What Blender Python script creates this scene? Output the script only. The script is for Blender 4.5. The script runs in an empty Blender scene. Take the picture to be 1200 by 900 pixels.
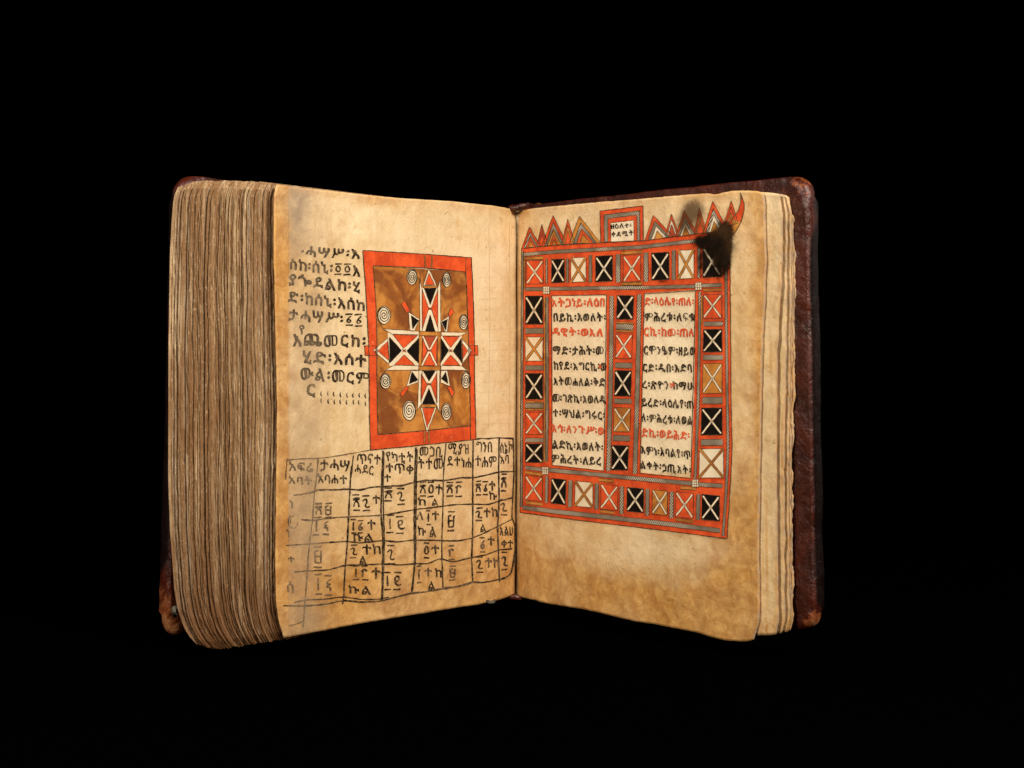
import bpy, bmesh, math, random
from mathutils import Vector, noise
random.seed(7)

# ------------------------------------------------------------------ camera, world, lights
F = 1840.0          # focal length in photo pixels (photo 1200 wide)
CX, HY = 600.0, 375.0
CAMZ = 0.1515
sc = bpy.context.scene
cam_d = bpy.data.cameras.new("camera"); cam = bpy.data.objects.new("camera", cam_d)
sc.collection.objects.link(cam)
cam.location = (0, 0, CAMZ); cam.rotation_euler = (math.radians(90), 0, 0)
cam_d.sensor_width = 36.0; cam_d.lens = 36.0*F/1200.0
cam_d.shift_y = -(450.0-HY)/1200.0
cam_d.clip_start = 0.01; cam_d.clip_end = 50
sc.camera = cam
w = bpy.data.worlds.new("World"); sc.world = w; w.use_nodes = True
w.node_tree.nodes["Background"].inputs[0].default_value = (0.9, 0.9, 1.0, 1)
w.node_tree.nodes["Background"].inputs[1].default_value = 0.006
sc.view_settings.view_transform = 'Standard'; sc.view_settings.look = 'None'
sc.view_settings.exposure = 0.0; sc.view_settings.gamma = 1.0

def area(name, loc, target, sx, sy, power, col):
    d = bpy.data.lights.new(name, 'AREA'); d.shape = 'RECTANGLE'; d.size = sx; d.size_y = sy
    d.energy = power; d.color = col
    o = bpy.data.objects.new(name, d); sc.collection.objects.link(o); o.location = loc
    o.rotation_euler = (Vector(target)-Vector(loc)).to_track_quat('-Z', 'Y').to_euler()
    return o
TGT = (0, 0.74, 0.10)
area("softbox", (0.52, 0.06, 0.66), TGT, 0.18, 0.24, 13.2, (1.0, 0.91, 0.79))
area("softbox", (-0.56, 0.06, 0.62), TGT, 0.20, 0.26, 8.8, (1.0, 0.91, 0.79))
area("strip_light", (0.80, 1.02, 0.34), (0.12, .70, .10), 0.02, 0.55, .4, (1.0, 0.90, 0.82))
area("strip_light", (-0.85, 0.80, 0.30), (-0.15, .70, .10), 0.03, 0.5, 0.12, (0.85, 0.88, 1.0))

# ------------------------------------------------------------------ materials
def nm(name):
    m = bpy.data.materials.new(name); m.use_nodes = True
    nt = m.node_tree; b = nt.nodes["Principled BSDF"]
    return m, nt, b
class N:
    def __init__(s, nt): s.nt = nt
    def new(s, t, **k):
        n = s.nt.nodes.new(t)
        for a, v in k.items():
            if a.startswith('i_'):
                key = a[2:]; key = int(key) if key.isdigit() else key.replace('_', ' ')
                n.inputs[key].default_value = v
            else: setattr(n, a, v)
        return n
    def link(s, a, b): s.nt.links.new(a, b)
    def mix(s, fac, a, b, mode='MIX'):
        n = s.nt.nodes.new('ShaderNodeMix'); n.data_type = 'RGBA'; n.blend_type = mode
        for sock, v in ((n.inputs[0], fac), (n.inputs[6], a), (n.inputs[7], b)):
            if hasattr(v, 'links'): s.link(v, sock)
            else: sock.default_value = v if not isinstance(v, tuple) else (v+(1,))[:4]
        return n.outputs[2]
    def math(s, op, a, b=0.0, c=None, clamp=False):
        n = s.nt.nodes.new('ShaderNodeMath'); n.operation = op; n.use_clamp = clamp
        for i, v in enumerate((a, b) if c is None else (a, b, c)):
            if hasattr(v, 'links'): s.link(v, n.inputs[i])
            else: n.inputs[i].default_value = v
        return n.outputs[0]
    def noise(s, scale, detail=4, rough=.55, vec=None, dist=0.0, stretch=None):
        n = s.nt.nodes.new('ShaderNodeTexNoise')
        n.inputs['Scale'].default_value = scale; n.inputs['Detail'].default_value = detail
        n.inputs['Roughness'].default_value = rough; n.inputs['Distortion'].default_value = dist
        if vec is not None:
            if stretch:
                mp = s.nt.nodes.new('ShaderNodeMapping'); mp.inputs['Scale'].default_value = stretch
                s.link(vec, mp.inputs[0]); vec = mp.outputs[0]
            s.link(vec, n.inputs['Vector'])
        return n.outputs[0]
    def ramp(s, v, lo, hi, a=0.0, b=1.0):
        n = s.nt.nodes.new('ShaderNodeMapRange'); n.interpolation_type = 'SMOOTHSTEP'
        s.link(v, n.inputs[0]); n.inputs[1].default_value = lo; n.inputs[2].default_value = hi
        n.inputs[3].default_value = a; n.inputs[4].default_value = b
        return n.outputs[0]
    def bump(s, h, strength, dist, bsdf, prev=None):
        n = s.nt.nodes.new('ShaderNodeBump'); n.inputs['Strength'].default_value = strength
        n.inputs['Distance'].default_value = dist
        s.link(h, n.inputs['Height'])
        if prev is not None: s.link(prev, n.inputs['Normal'])
        s.link(n.outputs[0], bsdf.inputs['Normal']); return n.outputs[0]

def mat_vellum():
    m, nt, b = nm("vellum_page"); n = N(nt)
    co = n.new('ShaderNodeTexCoord').outputs['Object']
    at = n.new('ShaderNodeAttribute', attribute_name='age_light').outputs['Color']
    sep = n.new('ShaderNodeSeparateColor'); n.link(at, sep.inputs[0])
    big = n.noise(22, 6, .6, co, .8)
    mid = n.noise(95, 5, .6, co, .5)
    fib = n.noise(260, 4, .6, co, 0, (1, 1, .18))
    cross = n.noise(240, 3, .6, co, 0, (.15, .15, 1))
    fine = n.noise(1500, 3, .6, co)
    spk = n.noise(420, 2, .5, co)
    col = n.mix(n.ramp(big, .35, .68), (.82, .655, .405), (.68, .50, .26))
    col = n.mix(n.math('MULTIPLY', n.ramp(mid, .46, .74), .42), col, (.60, .39, .17))
    m2 = n.noise(190, 6, .7, co, .8)
    col = n.mix(n.math('MULTIPLY', n.ramp(m2, .50, .70), .38), col, (.47, .28, .11))
    col = n.mix(n.math('MULTIPLY', n.ramp(m2, .48, .30), .30), col, (.92, .78, .54))
    col = n.mix(n.math('MULTIPLY', n.ramp(fib, .45, .7), .28), col, (.88, .74, .51))
    col = n.mix(n.math('MULTIPLY', n.ramp(cross, .5, .72), .20), col, (.56, .385, .19))
    # browning from handling
    a = n.math('MULTIPLY', sep.outputs[0], n.math('ADD', n.math('MULTIPLY', n.ramp(mid, .3, .7), .25), .85), clamp=True)
    a2 = n.math('MULTIPLY', a, n.math('ADD', n.math('MULTIPLY', n.ramp(big, .25, .75), .3), .72), clamp=True)
    col = n.mix(a2, col, n.mix(n.ramp(m2, .35, .65), (.68, .375, .105), (.50, .225, .045)))
    a3 = n.math('MULTIPLY', n.math('SUBTRACT', a, .45, clamp=True), n.ramp(n.noise(85, 7, .7, co, .7), .38, .66), clamp=True)
    col = n.mix(a3, col, (.29, .10, .016))
    col = n.mix(n.math('MULTIPLY', sep.outputs[2], .75, clamp=True), col, (.88, .74, .50))
    # grey dirt, and darker tones at the gutter and leaf rims
    g = n.math('MULTIPLY', sep.outputs[1], n.math('ADD', n.ramp(mid, .25, .7), .45), clamp=True)
    col = n.mix(g, col, (.33, .235, .155))
    # specks
    col = n.mix(n.math('MULTIPLY', n.ramp(spk, .70, .76), .7), col, (.26, .12, .045))
    col = n.mix(n.math('MULTIPLY', n.ramp(fine, .35, .75), .20), col, (.40, .25, .11))
    n.link(col, b.inputs['Base Color'])
    b.inputs['Roughness'].default_value = .52; b.inputs['Specular IOR Level'].default_value = .35
    p = n.bump(n.noise(70, 5, .6, co, .4), .5, .0014, b)
    p = n.bump(m2, .35, .0005, b, p)
    p = n.bump(fib, .22, .0003, b, p)
    n.bump(fine, .25, .0001, b, p)
    return m
def mat_leaf():
    m, nt, b = nm("vellum_leaf_edge"); n = N(nt)
    co = n.new('ShaderNodeTexCoord').outputs['Object']
    rnd = n.new('ShaderNodeObjectInfo').outputs['Random']
    geo = n.new('ShaderNodeNewGeometry')
    s1 = n.noise(1700, 5, .7, co, 0, (1, 1, .035))
    s2 = n.noise(420, 5, .7, co, .3, (1, 1, .16))
    s3 = n.noise(55, 5, .6, co, .6, (1, 1, .45))
    s4 = n.noise(1300, 3, .6, co, 0, (1, 1, .5))
    s5 = n.noise(150, 4, .65, co, .2, (1, .1, .045)); s6 = n.noise(420, 3, .6, co, 0, (1, .1, .02))
    col = n.mix(rnd, (.37, .225, .105), (.58, .40, .22))
    col = n.mix(n.math('MULTIPLY', n.ramp(n.math('FRACT', n.math('MULTIPLY', rnd, 7.31)), .45, .9), .85), col, (.23, .12, .048))
    col = n.mix(n.math('MULTIPLY', n.ramp(n.math('FRACT', n.math('MULTIPLY', rnd, 13.7)), .75, .9), .7), col, (.50, .44, .34))
    col = n.mix(n.math('MULTIPLY', n.ramp(s5, .40, .60), .72), col, (.21, .105, .042))
    col = n.mix(n.math('MULTIPLY', n.ramp(s6, .50, .64), .55), col, (.74, .57, .35))
    col = n.mix(n.math('MULTIPLY', n.ramp(s1, .42, .62), .65), col, (.22, .10, .032))
    col = n.mix(n.math('MULTIPLY', n.ramp(s2, .47, .68), .65), col, (.24, .115, .038))
    col = n.mix(n.math('MULTIPLY', n.ramp(s4, .56, .74), .5), col, (.85, .70, .47))
    col = n.mix(n.math('MULTIPLY', n.ramp(s3, .46, .66), .50), col, (.21, .095, .03))
    # darker brown towards the tail of the book
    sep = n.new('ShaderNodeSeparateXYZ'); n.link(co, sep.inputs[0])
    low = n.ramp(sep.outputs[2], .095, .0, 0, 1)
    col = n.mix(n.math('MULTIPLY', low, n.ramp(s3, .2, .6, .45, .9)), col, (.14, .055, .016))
    n.link(col, b.inputs['Base Color'])
    b.inputs['Roughness'].default_value = .6; b.inputs['Specular IOR Level'].default_value = .3
    p = n.bump(s2, .5, .0005, b); n.bump(s4, .5, .0003, b, p)
    return m
def mat_paint(name, c1, c2, wear, rough=.55, wearcol=(.72, .52, .3), dark=None, wl=.60):
    m, nt, b = nm(name); n = N(nt)
    co = n.new('ShaderNodeTexCoord').outputs['Object']
    x = n.noise(130, 5, .6, co, .5); y = n.noise(700, 4, .65, co); z = n.noise(34, 5, .55, co, 1.6)
    col = n.mix(n.ramp(x, .36, .64), c1, c2)
    col = n.mix(n.math('MULTIPLY', n.ramp(n.noise(260, 6, .75, co, .5), .60, .74), wear), col, wearcol)
    if dark: col = n.mix(n.math('MULTIPLY', n.ramp(z, .45, .60), .85), col, dark)
    col = n.mix(n.math('MULTIPLY', n.ramp(y, wl, .78), wear), col, wearcol)
    n.link(col, b.inputs['Base Color']); b.inputs['Roughness'].default_value = rough
    b.inputs['Specular IOR Level'].default_value = .06
    n.bump(n.noise(70, 5, .6, co, .4), .3, .001, b)
    return m
def mat_ink(name, c, fade):
    m, nt, b = nm(name); n = N(nt)
    co = n.new('ShaderNodeTexCoord').outputs['Object']
    x = n.noise(520, 5, .75, co)
    col = n.mix(n.math('MULTIPLY', n.ramp(x, .42, .68), fade), c, (.34, .22, .12))
    n.link(col, b.inputs['Base Color']); b.inputs['Roughness'].default_value = .6
    b.inputs['Specular IOR Level'].default_value = .05
    return m
def mat_hatch():
    m, nt, b = nm("grey_hatching"); n = N(nt)
    uv = n.new('ShaderNodeTexCoord').outputs['UV']
    co = n.new('ShaderNodeTexCoord').outputs['Object']
    mp = n.new('ShaderNodeMapping'); n.link(uv, mp.inputs[0]); mp.inputs['Rotation'].default_value = (0, 0, math.radians(38))
    wv = n.new('ShaderNodeTexWave', bands_direction='X'); n.link(mp.outputs[0], wv.inputs[0])
    wv.inputs['Scale'].default_value = 34; wv.inputs['Distortion'].default_value = 1.2; wv.inputs['Detail'].default_value = 1
    v = n.noise(120, 4, .6, co)
    base = n.mix(n.ramp(v, .35, .7), (.27, .22, .155), (.19, .15, .105))
    op = n.ramp(n.noise(50, 2, .5, co), .44, .60)
    hat = n.mix(n.ramp(wv.outputs[0], .35, .6), (.035, .028, .02), (.62, .52, .38))
    base = n.mix(n.math('MULTIPLY', n.ramp(wv.outputs[0], .3, .7), .5), base, (.06, .045, .03))
    col = n.mix(op, base, hat)
    n.link(col, b.inputs['Base Color']); b.inputs['Roughness'].default_value = .8; b.inputs['Specular IOR Level'].default_value = .05
    return m
def mat_overlay(name, c, attr, lo, hi, amax):
    m, nt, b = nm(name); n = N(nt)
    co = n.new('ShaderNodeTexCoord').outputs['Object']
    at = n.new('ShaderNodeAttribute', attribute_name=attr).outputs['Fac']
    ns = n.noise(230, 7, .75, co, 1.0)
    v = n.math('ADD', at, n.math('MULTIPLY', n.math('SUBTRACT', ns, .5), 1.1))
    al = n.math('MULTIPLY', n.ramp(v, lo, hi), amax)
    n.link(al, b.inputs['Alpha']); b.inputs['Base Color'].default_value = (*c, 1)
    b.inputs['Roughness'].default_value = .85; b.inputs['Specular IOR Level'].default_value = .0
    return m
def mat_leather():
    m, nt, b = nm("dark_red_leather"); n = N(nt)
    co = n.new('ShaderNodeTexCoord').outputs['Object']
    wear_shade = n.new('ShaderNodeAttribute', attribute_name='wear').outputs['Fac']
    a = n.noise(40, 6, .6, co, .8); c = n.noise(260, 5, .65, co, .3); d = n.noise(900, 3, .6, co)
    col = n.mix(n.ramp(a, .3, .7), (.018, .0026, .0010), (.070, .0090, .0026))
    col = n.mix(n.math('MULTIPLY', n.ramp(c, .52, .75), .6), col, (.11, .022, .007))
    col = n.mix(n.ramp(wear_shade, -.05, -.8), col, (.0075, .0030, .0022))  # negative values: rim shade put into the leather colour
    ws = n.math('ADD', wear_shade, n.math('ADD', n.math('MULTIPLY', n.math('SUBTRACT', c, .56), 2.0), n.math('MULTIPLY', n.math('SUBTRACT', n.noise(110, 5, .7, co), .5), 1.6)))
    col = n.mix(n.ramp(ws, .42, .80), col, (.20, .052, .014))
    col = n.mix(n.ramp(ws, .80, 1.25), col, (.33, .135, .05))
    n.link(col, b.inputs['Base Color'])
    n.link(n.ramp(c, .3, .7, .30, .50), b.inputs['Roughness'])
    n.link(n.ramp(wear_shade, -.05, -.9, .50, .14), b.inputs['Specular IOR Level'])
    p = n.bump(a, .7, .002, b); p = n.bump(c, .9, .0007, b, p); n.bump(d, .6, .0002, b, p)
    return m
def mat_plain(name, c, rough=.7, spec=.3):
    m, nt, b = nm(name); n = N(nt)
    co = n.new('ShaderNodeTexCoord').outputs['Object']
    col = n.mix(n.noise(300, 4, .6, co), tuple(v*.75 for v in c), tuple(min(1, v*1.2) for v in c))
    n.link(col, b.inputs['Base Color']); b.inputs['Roughness'].default_value = rough
    b.inputs['Specular IOR Level'].default_value = spec
    return m
M = {
 'page': mat_vellum(), 'leaf': mat_leaf(), 'leather': mat_leather(),
 'red': mat_paint("vermilion_paint", (.74, .098, .024), (.52, .058, .016), .75, wearcol=(.8, .3, .12)),
 'dred': mat_paint("dull_red_paint", (.42, .075, .03), (.33, .05, .022), .4),
 'ochre': mat_paint("ochre_paint", (.60, .255, .05), (.46, .17, .028), .35, dark=(.30, .10, .02)),
 'field': mat_paint("ochre_wash", (.56, .24, .052), (.40, .14, .026), .25, dark=(.17, .045, .014)),
 'black': mat_paint("black_paint", (.006, .004, .003), (.010, .007, .005), .18, rough=.8, wearcol=(.07, .045, .03)),
 'cream': mat_paint("bare_cream", (.82, .70, .50), (.74, .60, .40), .25, wearcol=(.55, .4, .24)),
 'hatch': mat_hatch(),
 'ink': mat_ink("black_ink", (.010, .007, .005), .55),
 'ink2': mat_ink("brown_black_ink", (.014, .009, .006), .55),
 'ink3': mat_ink("faded_ink", (.085, .052, .032), .8),
 'line': mat_ink("thin_outline_ink", (.035, .020, .012), .55),
 'rink': mat_paint("red_ink", (.70, .11, .035), (.62, .085, .03), .6, wearcol=(.8, .45, .25)),
 'soot': mat_overlay("soot_stain", (.009, .006, .004), 'mask', .14, .92, .985),
 'haze': mat_overlay("smoke_smudge", (.085, .042, .018), 'mask', .10, .95, .66),
 'thread': mat_plain("linen_thread", (.085, .075, .055)),
}
def mat_tissue():
    m, nt, b = nm("repair_tissue"); n = N(nt)
    co = n.new('ShaderNodeTexCoord').outputs['Object']
    at = n.new('ShaderNodeAttribute', attribute_name='mask').outputs['Fac']
    b.inputs['Base Color'].default_value = (.60, .44, .27, 1)
    n.link(n.math('MULTIPLY', at, n.ramp(n.noise(110, 6, .7, co, .6), .35, .65, .05, .34)), b.inputs['Alpha'])
    b.inputs['Roughness'].default_value = .45
    return m
M['tissue'] = mat_tissue()
M['rule'] = mat_plain("pale_brown_ruling", (.70, .53, .31))
def mat_void(name):
    m, nt, b = nm(name); n = N(nt)
    co = n.new('ShaderNodeTexCoord').outputs['Object']
    n.link(n.mix(n.noise(400, 3, .6, co), (.0002, .0002, .0002), (.0005, .0005, .0005)), b.inputs['Base Color'])
    b.inputs['Roughness'].default_value = 1; b.inputs['Specular IOR Level'].default_value = 0
    return m
M['velvet'] = mat_void("black_velvet")

# ------------------------------------------------------------------ helpers
def link(name, me, parent=None, mats=()):
    o = bpy.data.objects.new(name, me); sc.collection.objects.link(o)
    for m in mats: me.materials.append(m)
    if parent: o.parent = parent
    return o
def interp(tab, x):
    if x <= tab[0][0]: return tab[0][1]
    for (a, b), (c, d) in zip(tab, tab[1:]):
        if x <= c: return b+(d-b)*(x-a)/(c-a)
    return tab[-1][1]
def smooth_tab(tab, lo, hi, r, n=240):
    xs = [lo+(hi-lo)*i/n for i in range(n+1)]; out = []
    for x in xs:
        rr = min(r, x-lo+.01, hi-x+.01)
        out.append((x, sum(interp(tab, x+rr*k/3) for k in range(-3, 4))/7))
    return lambda x: interp_fast(out, lo, hi, n, x)
def interp_fast(out, lo, hi, n, x):
    f = (x-lo)/(hi-lo)*n
    if f <= 0: return out[0][1]
    if f >= n: return out[-1][1]
    i = int(f); return out[i][1]+(out[i+1][1]-out[i][1])*(f-i)
def nz(x, y, z=0.0): return noise.noise(Vector((x, y, z)))
def ray(px, py, Y):                       # point at depth Y seen in that direction from the standpoint
    return Vector(((px-CX)/F*Y, Y, CAMZ+(HY-py)/F*Y))

# ---- the opened pages as surfaces (a ruled vellum sheet with ripples)
def depthL(px, py):
    d = max(0.0, 605-px)
    h = 453+.264*d+4*math.sin(math.pi*min(1, d/285)**.6)
    Y = 368/h
    Y += .0010*math.exp(-d/7.0)
    Y *= 1+.0016*nz(px/75, py/190, 3)+.0008*nz(px/30, py/75, 9)+.00022*nz(px/11, py/26, 12)
    return Y
def depthR(px, py):
    d = max(0.0, px-605)
    h = 453+.262*d+4*math.sin(math.pi*min(1, d/300)**.6)
    Y = 368/h
    Y += .0010*math.exp(-d/7.0)
    Y *= 1+.0016*nz(px/80, py/170, 23)+.0008*nz(px/28, py/70, 29)+.00022*nz(px/10, py/24, 32)
    return Y
topL = smooth_tab([(318,215.5),(326,216.6),(345,219),(390,224),(430,228.6),(470,232.3),(532,236),(560,239.3),(575,240.6),(590,243),(600,245.4),(610,248)], 316, 611, 2)
botL = smooth_tab([(318,738),(324,742),(330,746.5),(336,747.3),(347,744.8),(391,736.5),(420,731),(462,724),(500,718),(520,714.5),(540,711.3),(560,708.6),(575,705.3),(592,701),(602,696.6)], 316, 611, 2)
topR = smooth_tab([(600,248.5),(610,247.2),(620,245),(633,243.3),(660,240.7),(700,237),(753,233),(800,228.6),(830,226.6),(838,228),(848,225.5),(860,223.6),(871,223.2),(888,224),(897,227.5),(900,231)], 600, 900, 1.5)
botR = smooth_tab([(600,696.3),(604,697.2),(613,700.3),(625,703),(640,707),(687,714.5),(735,726),(745,728.5),(765,731),(790,736),(817,741.3),(835,747),(850,750.5),(868,751.8),(880,751),(886,747.5),(890,743),(896,738)], 600, 900, 1.5)
gutL = lambda v: .9+interp([(0,609.6),(.1,607.5),(.25,606),(.5,604.6),(1,602)], v)
gutR = lambda v: -.9+interp([(0,609.4),(.1,607.3),(.25,605.8),(.5,604.4),(1,601.8)], v)
outL = smooth_tab([(0,325),(.012,322.5),(.03,321.2),(.15,321),(.5,325),(.84,323),(.92,323.3),(.97,327),(1,333)], 0, 1, .012)
outR = smooth_tab([(0,894),(.02,896.6),(.14,898),(.25,896),(.37,893),(.52,891.5),(.68,890),(.8,889),(.93,890),(.975,889),(1,883)], 0, 1, .012)

def surf(side, px, py, off=0.0):
    D = depthL if side == 'L' else depthR
    p = ray(px, py, D(px, py))
    if off:
        a = ray(px+1, py, D(px+1, py))-p; b = ray(px, py+1, D(px, py+1))-p
        nrm = b.cross(a).normalized()
        if nrm.y > 0: nrm = -nrm
        p = p+nrm*off
    return p
def uvof(side, px, py):
    Y = 368/(453+.264*abs(px-605))
    return (abs(px-605)/F*Y*1.41*10, ((HY-py)/F*Y)*10)

def sheet(name, parent, side, xin, xout, top, bot, nu, nv, thick, agef=None, back=0.0, mat='page', wob=0.0, seed=0):
    pn = Vector((-.707, .707, 0)) if side == 'L' else Vector((.707, .707, 0))
    verts, faces, cols = [], [], []
    D = depthL if side == 'L' else depthR
    for j in range(nv+1):
        v = j/nv
        xi, xo = xin(v), xout(v)
        if wob: xo += wob*nz(v*26, seed*3.1)+.5*wob*nz(v*90, seed)
        for i in range(nu+1):
            u = i/nu; px = xi+(xo-xi)*u
            t, b_ = top(px), bot(px)
            e = 0
            if j == 0: e = .5*nz(px/7, seed, 1)
            if j == nv: e = .6*nz(px/6, seed, 2)
            py = t+(b_-t)*v+e
            verts.append(ray(px, py, D(px, py)+back*1.3))
            cols.append(agef(px, py) if agef else (0.3, 0, 0))
    nfr = len(verts)
    for k in range(nfr): verts.append(verts[k]+pn*thick); cols.append(cols[k])
    W = nu+1
    flip = (side == 'R')
    for j in range(nv):
        for i in range(nu):
            a = j*W+i; q = (a, a+1, a+W+1, a+W)
            faces.append(q if flip else q[::-1])
            q2 = tuple(x+nfr for x in q); faces.append(q2[::-1] if flip else q2)
    rim = [i for i in range(W)]+[j*W+nu for j in range(1, nv+1)]+[nv*W+i for i in range(nu-1, -1, -1)]+[j*W for j in range(nv-1, 0, -1)]
    for k in range(len(rim)):
        a, b_ = rim[k], rim[(k+1) % len(rim)]
        faces.append((a, a+nfr, b_+nfr, b_) if flip else (a, b_, b_+nfr, a+nfr))
    me = bpy.data.meshes.new(name); me.from_pydata([tuple(v) for v in verts], [], faces)
    ca = me.color_attributes.new('age_light', 'FLOAT_COLOR', 'POINT')
    ca.data.foreach_set('color', [c for col in cols for c in (*col, 1.0)])
    me.polygons.foreach_set('use_smooth', [True]*len(me.polygons))
    me.update()
    o = link(name, me, parent, [M[mat]])
    return o

# ------------------------------------------------------------------ setting
def struct_box(name, lo, hi, m):
    me = bpy.data.meshes.new(name); bm = bmesh.new(); bmesh.ops.create_cube(bm, size=1)
    for v in bm.verts:
        v.co = Vector([lo[i]+(v.co[i]+.5)*(hi[i]-lo[i]) for i in range(3)])
    bm.to_mesh(me); bm.free(); o = link(name, me, None, [m]); o['kind'] = 'structure'; return o
struct_box("tabletop", (-4, -1.5, -.03), (4, 4, -.0005), M['velvet'])
struct_box("backdrop", (-4, 4.001, -1), (4, 4.03, 4), M['velvet'])

book = bpy.data.objects.new("open_book", None); sc.collection.objects.link(book)
book.location = (0, .78, 0)
book['label'] = "thick old vellum manuscript in worn dark red leather boards, standing open upright"
book['category'] = "book"
bpy.context.view_layer.update()
class _P: pass
def adopt(o, parent):
    o.parent = parent; o.matrix_parent_inverse = parent.matrix_world.inverted() if parent is book else o.matrix_parent_inverse
# geometry is written in world coordinates; move meshes into the book's frame instead of keeping offsets
_link = link
def link(name, me, parent=None, mats=()):
    if parent is not None:
        for v in me.vertices: v.co.y -= .78
    return _link(name, me, parent, mats)

# ------------------------------------------------------------------ ageing maps (pigment of the vellum, with some light and shade painted in)
def sst(a, b, x):
    t = max(0, min(1, (x-a)/(b-a))); return t*t*(3-2*t)
def blob(px, py, cx, cy, rx, ry):
    return math.exp(-(((px-cx)/rx)**2+((py-cy)/ry)**2))
def ageLightL(px, py):
    n1 = nz(px/40, py/40, 1); n2 = nz(px/14, py/14, 5)
    b = .16+.25*n1+.9*sst(342, 334, px+1.5*n2)*.9
    hb = botL(px)-py
    b += .95*sst(110, 0, hb+30*n1)+.45*sst(240, 60, hb+20*n1)
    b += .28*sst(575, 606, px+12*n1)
    b += .45*sst(18, 0, py-topL(px)+8*n1)+.25*sst(400, 345, px+20*n1)+.45*blob(px, py, 440, 236, 22, 7)+.3*blob(px, py, 403, 262, 7, 9)
    b += .55*blob(px, py, 343, 440, 9, 8)+.5*blob(px, py, 334, 262, 10, 12)
    b += .7*blob(px, py, 536, 262, 1.6, 5)+.8*blob(px, py, 538, 280, 1.5, 2.5)+.5*blob(px, py, 559, 278, 1.6, 2.2)
    g = .75*blob(px, py, 349, 258, 13, 32)+.35*blob(px, py, 352, 230, 22, 12)
    g += .45*blob(px, py, 366, 722, 26, 16)+.30*blob(px, py, 357, 590, 22, 70)*sst(337, 339, px)
    g += .35*blob(px, py, 330, 745, 14, 10)+.18*sst(395, 340, px)*sst(337, 339, px)
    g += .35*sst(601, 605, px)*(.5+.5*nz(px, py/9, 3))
    return (max(0, b), max(0, g), .62*blob(px, py, 510, 370, 85, 130))  # last value paints the page centre brighter, as a pool of light
def in_panel(px, py):
    a = sst(645, 648, px)*sst(712, 709, px)+sst(751, 754, px)*sst(815, 812, px)
    return a*sst(344, 347, py)*sst(556, 550, py)
def ageR(px, py):
    n1 = nz(px/45, py/45, 11); n2 = nz(px/13, py/13, 15)
    hb = botR(px)-py
    b = .34+.16*n1+.22*sst(780, 890, px)+.35*sst(872, 893, px+4*n2)+.45*sst(80, 5, hb+14*n1)
    b += .30*sst(16, 0, py-topR(px)+8*n1)+.55*sst(60, 0, hb+15*n1)+.25*sst(150, 40, hb+25*n1)+.95*blob(px, py, 866, 712, 50, 85)+.3*blob(px, py, 868, 590, 30, 60)
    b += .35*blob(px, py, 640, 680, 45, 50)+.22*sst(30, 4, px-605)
    b += .35*sst(884, 892, px)+.25*blob(px, py, 873, 262, 20, 25)
    b -= .45*in_panel(px, py)
    b -= .25*blob(px, py, 760, 650, 90, 25)
    b += .6*blob(px, py, 724, 632, 1.6, 1.8)+.4*blob(px, py, 797, 628, 3, 4)+.4*blob(px, py, 770, 456, 7, 10)*.6
    pl = in_panel(px, py)+.35*blob(px, py, 790, 645, 70, 16)
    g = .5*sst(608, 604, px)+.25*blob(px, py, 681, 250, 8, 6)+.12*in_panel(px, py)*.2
    e = outR((py-226)/520)-px
    g += 1.1*sst(2.4, .3, e)*(.5+.5*sst(-.2, .2, nz(3, py/7, 6))); b += .4*sst(5, 0, e)
    return (max(0, b), max(0, g), pl)

pageL = sheet("page", book, 'L', gutL, outL, topL, botL, 110, 200, .00035, ageLightL, wob=.5, seed=2)
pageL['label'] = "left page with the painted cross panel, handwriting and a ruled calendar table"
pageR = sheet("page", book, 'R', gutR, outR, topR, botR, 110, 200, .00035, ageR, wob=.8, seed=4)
pageR['label'] = "right page with two text columns inside a red, black and ochre painted frame"

# ------------------------------------------------------------------ left block: about a hundred leaves seen at their fore edges
Lc = smooth_tab([(205,224),(211,217),(215,212.5),(219,208.5),(225,205.2),(235,203),(260,201),(300,199),(400,197.4),(560,197),(620,199),(660,202),(690,204),(715,208),(735,215),(748,223),(756,231),(764,240)], 205, 764, 3)
Rc = smooth_tab([(205,330),(214,327),(220,323.5),(230,321),(300,320.3),(480,324.3),(660,322.5),(700,323),(720,325.5),(735,329),(748,335),(764,343)], 205, 764, 3)
Tt = [(0,217),(.1,214.6),(.2,213.5),(.5,212.3),(.8,212.3),(.9,213.4),(.96,216),(1,220)]
Bt = [(0,748.5),(.25,752.5),(.5,756.5),(.7,759.5),(.82,760),(.9,759),(1,755)]
NL = 136
ths = []
for k in range(NL):
    th = random.uniform(.55, 1.5)*(1.6 if random.random() < .10 else 1)
    ths.append(th)
tot = sum(ths); acc = 0
rows = 64
SP0 = Vector((.0008, .820)); SP1 = Vector((-.047, .826))
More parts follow.
